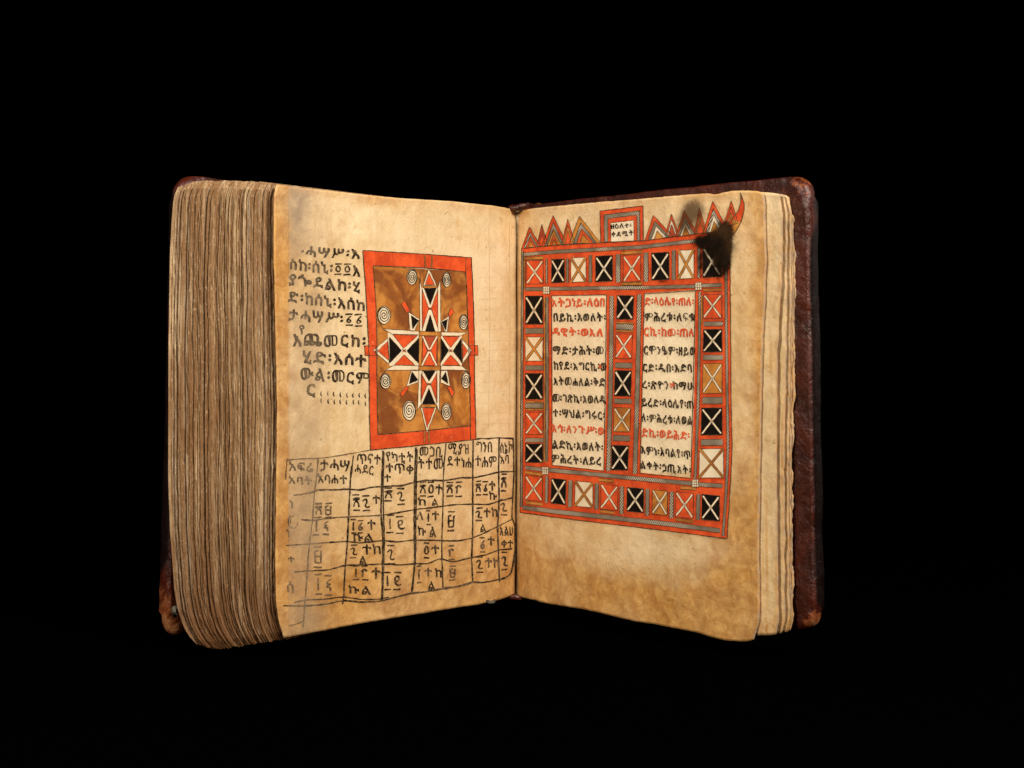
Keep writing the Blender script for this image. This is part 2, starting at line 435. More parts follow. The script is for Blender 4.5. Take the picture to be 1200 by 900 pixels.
for k in range(NL):
    t0 = acc/tot; acc += ths[k]; t1 = acc/tot
    gap = .42 if k % 10 == 3 else (.04 if random.random() < .65 else .26)
    grp = .0009*nz(k/6.5, 4.4)
    ta, tb = t0, t1-(t1-t0)*gap
    T, B = interp(Tt, t0)+random.uniform(-.9, 1.3), interp(Bt, t0)+random.uniform(-1.4, 1.0)
    prot = grp+random.uniform(-.0007, .0003)+(-.0016 if random.random() < .10 else 0)
    s1 = random.uniform(0, 99)
    verts = []; faces = []
    acols = (1.0, .985, .93, .6, 0.0)
    for j in range(rows+1):
        v = j/rows; y = T+(B-T)*v
        cw = 2.2*nz(y/150, t0*5, 40)+1.0*nz(y/60, t0*9, 44)+.45*nz(y/24, s1)
        loc = .0005*nz(y/16, s1, 3)+.00035*nz(y/5, s1, 8)
        cor = .0026*max(0, 1-v/.018)**2+.0008*max(0, 1-(1-v)/.010)**2
        def edge(t):
            e = Rc(y)+(Lc(y)-Rc(y))*t + (cw+2.0*nz(y/95, t0*16, 70)*min(1, t0*8))*math.sin(math.pi*min(1, max(0, t)))**.6
            mid = Rc(470)+(Lc(470)-Rc(470))*t
            dlt = max(0, e-mid)/F*.7
            Y = .7005+.001*t-prot+dlt*(.9 if v < .5 else .35)+loc+cor
            return Vector(((e-CX)/F*Y, Y)), Y
        ea, Ya = edge(ta); eb, Yb = edge(tb)
        zE = CAMZ+(HY-y)/F*Ya
        sa = SP0.lerp(SP1, ta); sb = SP0.lerp(SP1, tb)
        zS = CAMZ+.0565+(-.141-.0565)*v
        prof = []
        for a in acols: 
            bl = .004*math.sin(math.pi*a)
            p = sa.lerp(ea, a)+Vector((.7, -.7))*bl*(1-ta)*.3; prof.append((p.x, p.y, zS+(zE-zS)*a))
        for a in acols[::-1]:
            p = sb.lerp(eb, a)+Vector((.7, -.7))*.004*math.sin(math.pi*a)*(1-tb)*.3; prof.append((p.x, p.y, zS+(zE-zS)*a))
        # slightly rounded rim: push a middle vertex forward
        m_ = (ea+eb)/2; prof.append((m_.x, m_.y-.00018, zE))
        verts += prof
    P = 11
    for j in range(rows):
        for i in range(P):
            a = j*P+i; b_ = j*P+(i+1) % P
            faces.append((a, a+P, b_+P, b_))
    faces.append(tuple(range(P))); faces.append(tuple(rows*P+i for i in range(P))[::-1])
    me = bpy.data.meshes.new("leaf"); me.from_pydata(verts, [], faces); me.update()
    bmx = bmesh.new(); bmx.from_mesh(me); bmesh.ops.recalc_face_normals(bmx, faces=bmx.faces[:]); bmx.to_mesh(me); bmx.free()
    link("leaf", me, book, [M['leaf']])

# ------------------------------------------------------------------ right block: the few leaves that follow the opened page
def ageR2(px, py):
    n1 = nz(px/20, py/45, 51)
    return (.20+.5*n1*n1+.9*max(0,nz(px/3.0,py/120,77))+.35*sst(690, 745, py)+.5*blob(px, py, 910, 350, 1.5, 1.5), .15*max(0, nz(px/6, py/30, 8)), 0)
topR2 = smooth_tab([(600,250),(640,245),(700,239.5),(760,235.5),(830,229.5),(890,225.2),(905,226),(918,228),(924,230.5),(929,235),(932,243)], 600, 934, 1.5)
botR2 = smooth_tab([(600,694),(640,703),(735,721),(835,740),(880,744.5),(905,744.3),(912,743),(920,741),(926,739),(930,733),(933,725)], 600, 934, 1.5)
spec = [  # outer edge table, set-back, thickness
 ([(0,914),(.03,916.5),(.15,917),(.35,911),(.6,910),(.9,911.5),(.97,913),(1,909)], .0009, .0004),
 ([(0,916),(.03,920),(.15,920),(.35,915),(.6,913),(.9,914.5),(.97,916),(1,911)], .0017, .0003),
 ([(0,918),(.03,922.5),(.15,922.5),(.35,921.5),(.6,919),(.9,919.5),(.97,920),(1,915)], .0024, .0004),
 ([(0,920),(.03,924.5),(.15,925),(.35,923.5),(.6,921),(.9,921.5),(.97,922.5),(1,918)], .0030, .0003),
 ([(0,922),(.03,927),(.2,927.5),(.35,926),(.6,924),(.9,925),(.97,926),(1,921)], .0037, .0004),
 ([(0,924),(.03,928.5),(.2,929),(.35,928.3),(.6,926),(.9,927),(.97,928),(1,923)], .0044, .0003),
 ([(0,926),(.03,930.3),(.2,931),(.38,931),(.58,928.3),(.7,928),(.9,929),(.97,930),(1,925)], .0050, .0004),
]
for k, (tab, back, th) in enumerate([spec[i] for i in (0, 2, 4, 5, 6)]):
    f = smooth_tab(tab, 0, 1, .015)
    sheet("leaf", book, 'R', lambda v: 613, f, topR2, botR2, 120, 150, th, (lambda px, py, k=k, f=f: (lambda a, e: (a[0]+.75*sst(2.2, .4, e), a[1]+1.0*sst(1.7, .1, e)*(.45+.55*sst(-.25, .15, nz(k*5., py/9, 3))), 0))(ageR2(px, py), f((py-226)/516)-px)), back=back*1.5, wob=(1.2, 1.6, 1.6, 2.2, 3.0)[k], seed=10+k)  # dirty leaf rims, with the shade of the gaps painted in

# ------------------------------------------------------------------ boards and spine
def sst(a, b, x):
    t = max(0, min(1, (x-a)/(b-a))); return t*t*(3-2*t)
def board(name, P0, P1, zt0, zt1, zb0, zb1, th, out, tilt, wear_pts, label, rc=.006):
    """slab standing between plan points P0 (spine) and P1 (fore edge); 'out' points away from the text block"""
    L = (P1-P0).length; d = (P1-P0)/L
    bm = bmesh.new(); pts = []
    def corner(cx, cz, a0):
        for i in range(7):
            a = a0+math.pi/2*i/6; pts.append((cx+rc*math.cos(a), cz+rc*math.sin(a)))
    corner(L-rc, zb1+rc, -math.pi/2); corner(L-rc, zt1-rc, 0)
    pts.append((0.0, zt0)); pts.append((0.0, zb0))
    # refine the outline
    ref = []
    for i, p in enumerate(pts):
        q = pts[(i+1) % len(pts)]; n = max(1, int(math.hypot(q[0]-p[0], q[1]-p[1])/.003))
        for k in range(n): ref.append((p[0]+(q[0]-p[0])*k/n, p[1]+(q[1]-p[1])*k/n))
    vs = [bm.verts.new((x, 0, z)) for x, z in ref]
    f = bm.faces.new(vs)
    r = bmesh.ops.extrude_face_region(bm, geom=[f])
    for v in r['geom']:
        if isinstance(v, bmesh.types.BMVert): v.co.y = th
    rim = [e for e in bm.edges if abs(e.verts[0].co.y-e.verts[1].co.y) < 1e-6]
    bmesh.ops.bevel(bm, geom=rim, offset=th*.42, segments=6, profile=.5, affect='EDGES')
    bmesh.ops.triangulate(bm, faces=[f for f in bm.faces if len(f.verts) > 4])
    for _ in range(2):
        bmesh.ops.subdivide_edges(bm, edges=[e for e in bm.edges if e.calc_length() > .006], cuts=1)
    bmesh.ops.triangulate(bm, faces=[f for f in bm.faces if len(f.verts) > 4])
    bm.normal_update(); bmesh.ops.recalc_face_normals(bm, faces=bm.faces[:])
    lay = bm.verts.layers.float.new('wear')
    for v in bm.verts:
        x, y, z = v.co
        rimd = min(L-x, abs(z-zt1), abs(z-zb1))
        edge_mid = max(0, 1-rimd/.004)*(1-abs(y/th-.35)*1.2)
        wv = .38*max(0, edge_mid)*(.7+.6*nz(x*60, z*45, 2))
        for (wx, wz, rad, amt) in wear_pts:
            wv += amt*math.exp(-(((x-(L-wx))**2+(z-wz)**2)/rad**2))
        rd = sst(.0075, .001, L-x)*sst(.18, .5, y/th)+.8*sst(.55, .8, y/th)  # painted shade on rim and outer side, stored as negative wear
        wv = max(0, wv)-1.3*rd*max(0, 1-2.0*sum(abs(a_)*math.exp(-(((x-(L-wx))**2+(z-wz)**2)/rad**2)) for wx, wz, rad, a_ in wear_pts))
        v[lay] = wv
    for v in bm.verts:
        x, y, z = v.co
        dn = .0007*nz(x*40, y*40, z*40)+.00035*nz(x*160, y*160, z*160)
        nr = v.normal.copy()
        x, y, z = x+nr.x*dn, y+nr.y*dn, z+nr.z*dn
        p = P0+d*x+out*y
        v.co = (p.x+tilt*(z-CAMZ+.04)*-1, p.y-.0006*nz(z*20, 3)*0, z)
    for f in bm.faces: f.smooth = True
    me = bpy.data.meshes.new(name); bm.to_mesh(me); bm.free()
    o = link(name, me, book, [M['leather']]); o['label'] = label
    return o
outR_ = Vector((.707, .707)); outL_ = Vector((-.707, .707))
zc = CAMZ
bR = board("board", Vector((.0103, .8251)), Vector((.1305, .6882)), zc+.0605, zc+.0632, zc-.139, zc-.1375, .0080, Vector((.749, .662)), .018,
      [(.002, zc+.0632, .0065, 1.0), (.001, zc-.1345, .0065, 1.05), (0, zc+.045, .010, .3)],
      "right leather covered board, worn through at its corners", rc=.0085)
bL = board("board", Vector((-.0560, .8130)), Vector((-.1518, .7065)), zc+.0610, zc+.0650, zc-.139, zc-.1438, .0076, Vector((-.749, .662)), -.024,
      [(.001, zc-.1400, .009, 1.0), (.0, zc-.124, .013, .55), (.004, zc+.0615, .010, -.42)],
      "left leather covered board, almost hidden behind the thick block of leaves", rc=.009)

def spine():
    a = Vector((-.0620, .8230)); b_ = Vector((.0160, .8320)); c = Vector((-.02, .8460))
    bm = bmesh.new(); rowsv = []; nz_ = 40; ns = 24
    lay = bm.verts.layers.float.new('wear')
    for layer in (0, 1):
        g = []
        for j in range(nz_+1):
            v = j/nz_; row = []
            for i in range(ns+1):
                s = i/ns
                p = a*(1-s)**2+c*2*s*(1-s)+b_*s*s
                off = -.0028*layer
                z = zc+.0600-(.1985)*v
                if j == 0: z += .0006*nz(s*14, 3)
                vv = bm.verts.new((p.x, p.y+off+.0006*nz(s*9, v*9), z)); vv[lay] = .35 if j < 2 else .15*abs(nz(s*9, v*7, 5))
                row.append(vv)
            g.append(row)
        rowsv.append(g)
    for layer in (0, 1):
        for j in range(nz_):
            for i in range(ns):
                g = rowsv[layer]; bm.faces.new((g[j][i], g[j][i+1], g[j+1][i+1], g[j+1][i]))
    for i in range(ns):
        for j in (0, nz_): bm.faces.new((rowsv[0][j][i], rowsv[0][j][i+1], rowsv[1][j][i+1], rowsv[1][j][i]))
    for j in range(nz_):
        for i in (0, ns): bm.faces.new((rowsv[0][j][i], rowsv[0][j+1][i], rowsv[1][j+1][i], rowsv[1][j][i]))
    bmesh.ops.recalc_face_normals(bm, faces=bm.faces[:])
    for f in bm.faces: f.smooth = True
    me = bpy.data.meshes.new("spine"); bm.to_mesh(me); bm.free()
    link("spine", me, book, [M['leather']])
spine()

def tube(name, pts, rad, m, parent, seg=8, wear=.8):
    bm = bmesh.new(); lay = bm.verts.layers.float.new('wear'); rings = []
    for i, p in enumerate(pts):
        a = pts[max(0, i-1)]; b_ = pts[min(len(pts)-1, i+1)]; d = (b_-a).normalized()
        u = d.orthogonal().normalized(); w_ = d.cross(u)
        r = rad(i/(len(pts)-1)) if callable(rad) else rad
        ring = []
        for k in range(seg):
            an = 2*math.pi*k/seg; v = bm.verts.new(p+(u*math.cos(an)+w_*math.sin(an))*r); v[lay] = wear; ring.append(v)
        rings.append(ring)
    for r0, r1 in zip(rings, rings[1:]):
        for k in range(seg): bm.faces.new((r0[k], r0[(k+1) % seg], r1[(k+1) % seg], r1[k]))
    bm.faces.new(rings[0]); bm.faces.new(rings[-1])
    bmesh.ops.recalc_face_normals(bm, faces=bm.faces[:])
    for f in bm.faces: f.smooth = True
    me = bpy.data.meshes.new(name); bm.to_mesh(me); bm.free()
    return link(name, me, parent, [m])
# head and tail of the spine: rolled leather tabs showing beyond the gutter
def pathr(lst, Y): return [ray(x, y, Y+dy) for x, y, dy in lst]
o = tube("endband", pathr([(592,245.5,.004),(599,243,.001),(606,243.5,0),(612,242,0),(618,240,.001),(624,240.5,.006)], .806), lambda t: .0012*(.6+math.sin(math.pi*t)), M['leather'], book, wear=.45)
o = tube("endband", pathr([(623,239.5,.003),(628,239,.0),(633,239,.004)], .802), .0006, M['leather'], book, wear=.9)
o = tube("endband", pathr([(591,701.5,.004),(597,700.5,.0),(603,699,0),(609,701.5,0),(616,703,.004)], .808), lambda t: .0010*(.6+math.sin(math.pi*t)), M['leather'], book, wear=.3)
o = tube("thread", pathr([(571,704.5,.004),(574.5,706,0),(577,706.5,0),(579.5,704,.004)], .765), .0008, M['thread'], book)
# knots of sewing thread by the tail of the left board
o = tube("thread", pathr([(207,711,.006),(204,713,.001),(203,717,0),(205,721,.001),(206,723,.005)], .699), lambda t: .0009*(.5+math.sin(math.pi*t)), M['thread'], book)

# ------------------------------------------------------------------ drawing on the pages
def wv(px, py, amt=.32):
    return px+amt*nz(px/5.5, py/5.5, 61)+.5*amt*nz(px/2.2, py/2.2, 67), py+amt*nz(px/5.5, py/5.5, 71)+.5*amt*nz(px/2.2, py/2.2, 77)
LVL = .00012; STEP = .000035
class Draw:
    def __init__(s, side, level=0): s.side = side; s.v = []; s.uv = []; s.f = []; s.m = []; s.mats = []; s.lv = level
    def mi(s, k):
        if k not in s.mats: s.mats.append(k)
        return s.mats.index(k)
    def vert(s, px, py, lv, warp=True):
        if warp: px, py = wv(px, py)
        s.v.append(tuple(surf(s.side, px, py, LVL+STEP*(s.lv+lv)))); s.uv.append(uvof(s.side, px, py)); return len(s.v)-1
    def strip(s, A, B, k, lv=0, step=6.0, warp=True):
        """fill between polylines A and B (both in photo pixels)"""
        def ln(P): return sum(math.dist(P[i], P[i+1]) for i in range(len(P)-1))
        def at(P, t):
            L = ln(P)*t
            for i in range(len(P)-1):
                d = math.dist(P[i], P[i+1])
                if L <= d or i == len(P)-2:
                    q = L/d if d else 0; return (P[i][0]+(P[i+1][0]-P[i][0])*q, P[i][1]+(P[i+1][1]-P[i][1])*q)
                L -= d
        nl = max(1, int(math.ceil(max(ln(A), ln(B))/step))); nw = max(1, int(math.ceil(max(math.dist(A[0], B[0]), math.dist(A[-1], B[-1]))/step)))
        idx = []
        for i in range(nl+1):
            a, b_ = at(A, i/nl), at(B, i/nl)
            idx.append([s.vert(a[0]+(b_[0]-a[0])*j/nw, a[1]+(b_[1]-a[1])*j/nw, lv, warp) for j in range(nw+1)])
        mi = s.mi(k)
        for i in range(nl):
            for j in range(nw): s.f.append((idx[i][j], idx[i+1][j], idx[i+1][j+1], idx[i][j+1])); s.m.append(mi)
    def quad(s, a, b_, c, d, k, lv=0): s.strip([a, b_], [d, c], k, lv)
    def tri(s, a, b_, c, k, lv=0):
        n = 4; idx = {}
        for i in range(n+1):
            for j in range(n+1-i):
                l = n-i-j; idx[i, j] = s.vert((a[0]*l+b_[0]*i+c[0]*j)/n, (a[1]*l+b_[1]*i+c[1]*j)/n, lv)
        mi = s.mi(k)
        for i in range(n):
            for j in range(n-i):
                s.f.append((idx[i, j], idx[i+1, j], idx[i, j+1])); s.m.append(mi)
                if j < n-i-1: s.f.append((idx[i+1, j], idx[i+1, j+1], idx[i, j+1])); s.m.append(mi)
    def pen(s, P, w_, k, lv=0, vary=.3, step=2.5, smooth=False, taper=False):
        pts = []
        for i in range(len(P)-1):
            a, b_ = P[i], P[i+1]; n = max(1, int(math.dist(a, b_)/step))
            for q in range(n): pts.append((a[0]+(b_[0]-a[0])*q/n, a[1]+(b_[1]-a[1])*q/n))
        pts.append(P[-1])
        if smooth:
            for _ in range(3): pts = [pts[0]]+[((pts[i-1][0]+pts[i][0]*2+pts[i+1][0])/4, (pts[i-1][1]+pts[i][1]*2+pts[i+1][1])/4) for i in range(1, len(pts)-1)]+[pts[-1]]
        sd = random.uniform(0, 99); prev = None; mi = s.mi(k); n = len(pts)
        for i, p in enumerate(pts):
            a = pts[max(0, i-1)]; b_ = pts[min(n-1, i+1)]; dx, dy = b_[0]-a[0], b_[1]-a[1]; L = math.hypot(dx, dy) or 1
            ww = w_*.5*(1+vary*1.6*nz(i*.35, sd))
            if taper: ww *= .35+.65*math.sin(math.pi*min(1, max(0, (i+.4)/(n-.2))))
            nx, ny = -dy/L*ww, dx/L*ww
            c = (s.vert(p[0]+nx, p[1]+ny, lv), s.vert(p[0]-nx, p[1]-ny, lv))
            if prev: s.f.append((prev[0], c[0], c[1], prev[1])); s.m.append(mi)
            prev = c
    def loop(s, P, w_, k, lv=0): s.pen(list(P)+[P[0]], w_, k, lv)
    def build(s, name, parent, label=None):
        me = bpy.data.meshes.new(name); me.from_pydata(s.v, [], s.f)
        ul = me.uv_layers.new(name="page"); 
        for lp in me.loops: ul.data[lp.index].uv = s.uv[lp.vertex_index]
        me.polygons.foreach_set('material_index', s.m); me.polygons.foreach_set('use_smooth', [True]*len(s.f)); me.update()
        bmx = bmesh.new(); bmx.from_mesh(me)
        bmesh.ops.remove_doubles(bmx, verts=bmx.verts[:], dist=1e-9)
        for f in bmx.faces:
            if f.normal.y > 0: f.normal_flip()
        bmx.to_mesh(me); bmx.free()
        o = link(name, me, parent, [M[k] for k in s.mats])
        if label: o['label'] = label
        return o
# glyphs of the Ethiopic script
_g = {}
def glyph(ch, bold):
    key = (ch, bold)
    if key in _g: return _g[key]
    cu = bpy.data.curves.new("g", 'FONT'); cu.body = ch; cu.size = 1; cu.resolution_u = 2
    o = bpy.data.objects.new("g", cu); sc.collection.objects.link(o)
    def fill(off):
        cu.offset = off
        dg = bpy.context.evaluated_depsgraph_get(); dg.update()
        me = bpy.data.meshes.new_from_object(o.evaluated_get(dg))
        r = ([(v.co.x, v.co.y) for v in me.vertices], [tuple(p.vertices) for p in me.polygons], sum(p.area for p in me.polygons))
        bpy.data.meshes.remove(me); return r
    a0 = fill(0.0)
    for q in (1, .93, 1.07, .86, 1.15, .75, .6, .45, 0):   # some emboldened outlines fail to fill: take the nearest that does
        V, Fc, ar = fill(bold*q)
        if ar >= a0[2]*(1+12*bold*q): break
    bpy.data.objects.remove(o); bpy.data.curves.remove(cu)
    if not V: V, Fc = [(0, 0), (.1, 0), (.1, .1)], []
    x0 = min(p[0] for p in V); x1 = max(p[0] for p in V)
    _g[key] = ([(p[0]-x0, p[1]) for p in V], Fc, x1-x0)
    return _g[key]
# numerals are drawn with the pen: short strokes between two bars
NUM = {'፲': [[(.5,0),(.47,.5),(.5,1)]], '፳': [[(.05,.12),(.5,.0),(.95,.08)],[(.1,.2),(.5,.22),(.9,.16)],[(.5,.1),(.42,.4),(.18,.6),(.16,1)],[(.5,.3),(.82,.55),(.84,1)]],
 '፯': [[(.05,.3),(.3,.02),(.62,.1),(.6,.45),(.3,.85),(.6,1.0),(.98,.88)]], '፱': [[(.15,.0),(.18,1)],[(.85,.0),(.8,1)],[(.15,.48),(.82,.45)],[(.18,1),(.8,.97)],[(.15,.04),(.5,.0)]],
 '፬': [[(.5,.0),(.2,.2),(.18,.8),(.5,1),(.8,.8),(.8,.2),(.5,.0)]], '፫': [[(.22,1),(.25,.12),(.6,.02),(.85,.3)],[(.22,.2),(.02,.3)]],
 '፭': [[(.75,0),(.3,.4),(.18,.75),(.4,1),(.75,.9),(.8,.55),(.3,.45)]], '፮': [[(.7,0),(.3,.3),(.7,.45),(.25,.6),(.2,.9),(.6,1),(.8,.7),(.5,.5)]],
 '፰': [[(.75,.1),(.35,.0),(.15,.4),(.4,.6),(.78,.4),(.75,.1)],[(.2,.5),(.4,.88),(.75,.95),(1,.8)]], '፺': [[(.9,0),(.45,.15),(.3,.42),(.85,.4),(.2,.62),(.82,.68),(.8,1)]]}
def writing(side, parent, name, text, x0, y0, x1, y1, h, k, bold=.012, lv=6, jit=.35, reds=(), slant=0.0):
    """one handwritten line between the points (x0,y0) and (x1,y1) at mid height, letters h pixels tall"""
    d = Draw(side, lv)
    gs = [([], [], .52) if c in NUM else glyph(c, bold) for c in text]; gap = .13
    tot = sum(g[2] for g in gs)+gap*(len(gs)-1)
    sx = (x1-x0)/tot if x1 > x0 else h/.74; cur = 0; sl = (y1-y0)/(x1-x0) if x1 > x0 else 0
    for gi, (c, (V, Fc, W)) in enumerate(zip(text, gs)):
        ky = h/.72*random.uniform(.93, 1.07); kx = sx*random.uniform(.95, 1.05); rot = random.uniform(-.05, .05)+slant
        dy = random.uniform(-jit, jit); sd = random.uniform(0, 99); base = len(d.v)
        mk = 'rink' if gi in reds else k
        mi = d.mi(mk)
        if c in NUM:
            cx0 = x0+cur*sx; cw = W*kx; cy0 = y0+sl*(cx0-x0)+dy-.36*ky; chh = .72*ky; pw = max(1.15, min(1.7, h*(.105+bold*2.2)))
            for st in NUM[c]:
                d.pen([(cx0+a*cw+random.uniform(-.25, .25), cy0+(.16+.66*b_)*chh) for a, b_ in st], pw, mk, 0, .35, 1.2, smooth=True)
            for yy in (-.04, 1.04):
                xs = random.uniform(-.05, .12)
                d.pen([(cx0+xs*cw, cy0+yy*chh+random.uniform(-.3, .3)), (cx0+(.92+xs)*cw, cy0+yy*chh+random.uniform(-.6, .4))], pw*.9, mk, 0, .3, 1.5)
        for (vx, vy) in V:
            vx2 = vx+.030*nz(vx*4, vy*4, sd); vy2 = vy+.035*nz(vx*4, vy*4, sd+9)
            px = x0+(cur*sx)+vx2*kx; py = y0+sl*(px-x0)+dy-(vy2-.36)*ky
            px += (vy2-.36)*ky*rot; py += (vx2-W/2)*kx*rot
            d.vert(px, py, 0, True)
        for f in Fc: d.f.append(tuple(base+i for i in f)); d.m.append(mi)
        cur += W+gap
    return d.build(name, parent)

# ================= left page: the cross panel
A = lambda x, y: (420+x/7.2, 285+y/7.2)
B = lambda x, y: (420+x/6.667, 400+y/6.667)
oTL, oTR, oBR, oBL = A(35,60), A(950,122), B(918,765), B(92,850)
iTL, iTR, iBR, iBL = A(122,190), A(903,242), B(872,660), B(150,728)
oTm, iTm = A(560,92), A(560,208)
Lo = [oTL, A(60,400), A(85,860), B(82,300), B(84,560), oBL]; Li = [iTL, A(145,500), A(155,860), B(142,300), B(146,560), iBL]
Ro = [oTR, A(965,400), A(978,860), B(905,300), B(912,560), oBR]; Ri = [iTR, A(915,500), A(927,860), B(866,300), B(872,560), iBR]
To = [oTL, oTm, oTR]; Ti = [iTL, iTm, iTR]; Bo = [oBL, B(500,810), oBR]; Bi = [iBL, B(520,697), iBR]
d = Draw('L', 0)
d.strip(Li, Ri, 'field', 0)
d.build("painted_ground", pageL, "mottled ochre ground of the cross panel")
d = Draw('L', 1)
for P, Q in ((To, Ti), (Bo, Bi)): d.strip(P, Q, 'red', 0)
d.strip(Lo, Li, 'red', 0); d.strip(Ro, Ri, 'red', 0)
d.quad(B(45,34), B(135,36), B(135,112), B(50,110), 'red', 1); d.quad(B(868,30), B(930,32), B(932,108), B(870,108), 'red', 1)
for P in (To, Ti, Bo, Bi, Lo, Li, Ro, Ri): d.pen(P, 1.0, 'line', 3)
d.pen([A(905,125), A(903,240)], .8, 'line', 3); d.pen([B(872,660), B(874,768)], .8, 'line', 3)
d.loop([B(45,34), B(135,36), B(135,112), B(50,110)], .7, 'line', 3); d.loop([B(868,30), B(930,32), B(932,108), B(870,108)], .7, 'line', 3)
for P in ([A(556,102), A(563,212)], [A(618,108), A(614,218)], [B(516,705), B(512,795)], [B(550,700), B(548,795)]):
    d.pen(P, 1.1, 'ochre', 3); d.pen([(p[0]-.7, p[1]) for p in P], .45, 'line', 4); d.pen([(p[0]+.7, p[1]) for p in P], .45, 'line', 4)
d.build("panel_border", pageL, "broad vermilion border of the cross panel with black outlines")

d = Draw('L', 2)
def outl(P, w_=.5, lv=4): d.loop(P, w_, 'line', lv)
def T3(a, b_, c, k, lv=1, o_=True):
    d.tri(a, b_, c, k, lv)
    if o_: outl([a, b_, c])
def Q4(a, b_, c, e, k, lv=0, o_=True):
    d.quad(a, b_, c, e, k, lv)
    if o_: outl([a, b_, c, e])
# upper arm
Q4(A(513,308), A(532,378), A(536,742), A(516,742), 'cream'); Q4(A(665,378), A(688,308), A(692,746), A(668,746), 'cream')
d.quad(A(532,378), A(665,375), A(668,746), A(536,742), 'cream', 0)
T3(A(552,382), A(655,378), A(603,520), 'black'); T3(A(536,392), A(590,550), A(536,728), 'red'); T3(A(667,390), A(611,550), A(667,715), 'red'); T3(A(601,602), A(560,745), A(645,748), 'black')
Q4(A(546,358), A(660,358), A(660,378), A(548,380), 'ochre', 2)
T3(A(590,212), A(545,356), A(658,356), 'cream', 0); T3(A(592,252), A(560,350), A(640,350), 'red', 1)
# lower arm
Q4(B(470,225), B(495,225), B(487,490), B(460,535), 'cream'); Q4(B(610,225), B(632,225), B(630,555), B(604,490), 'cream')
d.quad(B(495,225), B(610,225), B(604,490), B(487,490), 'cream', 0)
T3(B(500,228), B(600,228), B(549,312), 'black'); T3(B(488,252), B(536,337), B(483,472), 'red'); T3(B(611,245), B(562,337), B(613,482), 'red'); T3(B(548,368), B(494,492), B(598,492), 'black')
Q4(B(488,492), B(606,492), B(604,516), B(488,516), 'ochre', 2)
T3(B(483,516), B(608,516), B(533,718), 'cream', 0); T3(B(498,521), B(592,521), B(535,675), 'red', 1)
# left square
Q4(A(203,722), A(520,742), A(506,770), A(280,766), 'cream'); Q4(B(208,226), B(472,222), B(466,190), B(275,186), 'cream')
cL = B(355,72)
d.quad(A(245,755), A(508,768), B(468,190), B(238,190), 'cream', 0)
T3(A(288,770), A(500,776), A(378,888), 'red'); T3(B(275,186), B(438,186), B(355,104), 'red')
T3(A(258,792), B(336,72), B(242,170), 'black'); T3(A(508,796), B(374,74), B(468,172), 'black')
# right square
Q4(A(690,750), A(912,752), A(862,782), A(702,782), 'cream'); Q4(B(640,222), B(848,226), B(802,190), B(645,190), 'cream')
d.quad(A(692,770), A(868,775), B(806,190), B(641,190), 'cream', 0)
T3(A(706,785), A(850,787), A(775,882), 'red'); T3(B(652,186), B(790,186), B(718,104), 'red')
T3(A(693,800), B(702,72), B(641,166), 'black'); T3(A(864,800), B(735,74), B(805,166), 'black')
# pointed ends
T3(B(112,72), A(247,798), B(238,180), 'cream', 0); T3(B(148,74), A(243,828), B(236,150), 'red', 1)
T3(B(884,72), A(873,806), B(812,172), 'cream', 0); T3(B(852,74), A(874,842), B(812,140), 'red', 1)
# centre
d.quad(A(508,745), A(694,750), B(640,222), B(468,222), 'dred', 1)
Q4(A(508,742), A(694,748), A(694,782), A(508,778), 'ochre', 2); Q4(B(468,194), B(636,194), B(636,226), B(468,226), 'ochre', 2)
Q4(A(510,780), A(536,780), B(490,192), B(468,192), 'ochre', 2); Q4(A(666,782), A(692,784), B(636,192), B(614,192), 'ochre', 2)
cM = B(549,72)
T3(A(548,786), A(652,788), A(594,872), 'dred', 2); T3(B(500,188), B(602,188), B(549,100), 'red', 2); T3(A(541,800), B(534,70), B(493,170), 'red', 2); T3(A(660,800), B(562,70), B(606,170), 'red', 2)
for a, b_ in ((A(540,786), B(606,190)), (A(660,786), B(492,190))):
    d.pen([a, b_], 1.9, 'cream', 3, .1)
for c in (cL, B(718,72), cM, A(602,552), B(549,334)):
    d.quad((c[0]-1.6, c[1]-1.2), (c[0]+1.6, c[1]-1.2), (c[0]+1.6, c[1]+1.2), (c[0]-1.6, c[1]+1.2), 'dred', 4); d.pen([(c[0]-2.3, c[1]-2), (c[0]+2.3, c[1]+2)], .45, 'line', 5); d.pen([(c[0]+2.3, c[1]-2), (c[0]-2.3, c[1]+2)], .45, 'line', 5)
# small rays
def ray_bit(wh, bk, rd):
    d.quad(*wh, 'cream', 0); outl(wh); T3(*bk, 'black'); Q4(*rd, 'red', 1)
ray_bit([A(418,578), A(514,640), A(470,742), A(432,740)], [A(440,610), A(506,652), A(455,726)], [A(358,512), A(386,484), A(430,562), A(405,592)])
ray_bit([A(762,612), A(748,746), A(728,746), A(692,662)], [A(748,640), A(735,736), A(700,665)], [A(780,540), A(806,580), A(768,628), A(752,600)])
ray_bit([B(408,228), B(470,228), B(468,318), B(374,352)], [B(414,236), B(395,332), B(464,302)], [B(372,346), B(392,362), B(342,432), B(322,408)])
ray_bit([B(640,228), B(692,228), B(714,352), B(640,322)], [B(680,238), B(645,290), B(698,332)], [B(692,362), B(712,346), B(750,398), B(728,432)])
d.build("painted_cross", pageL, "red, black and cream cross with pointed arms")
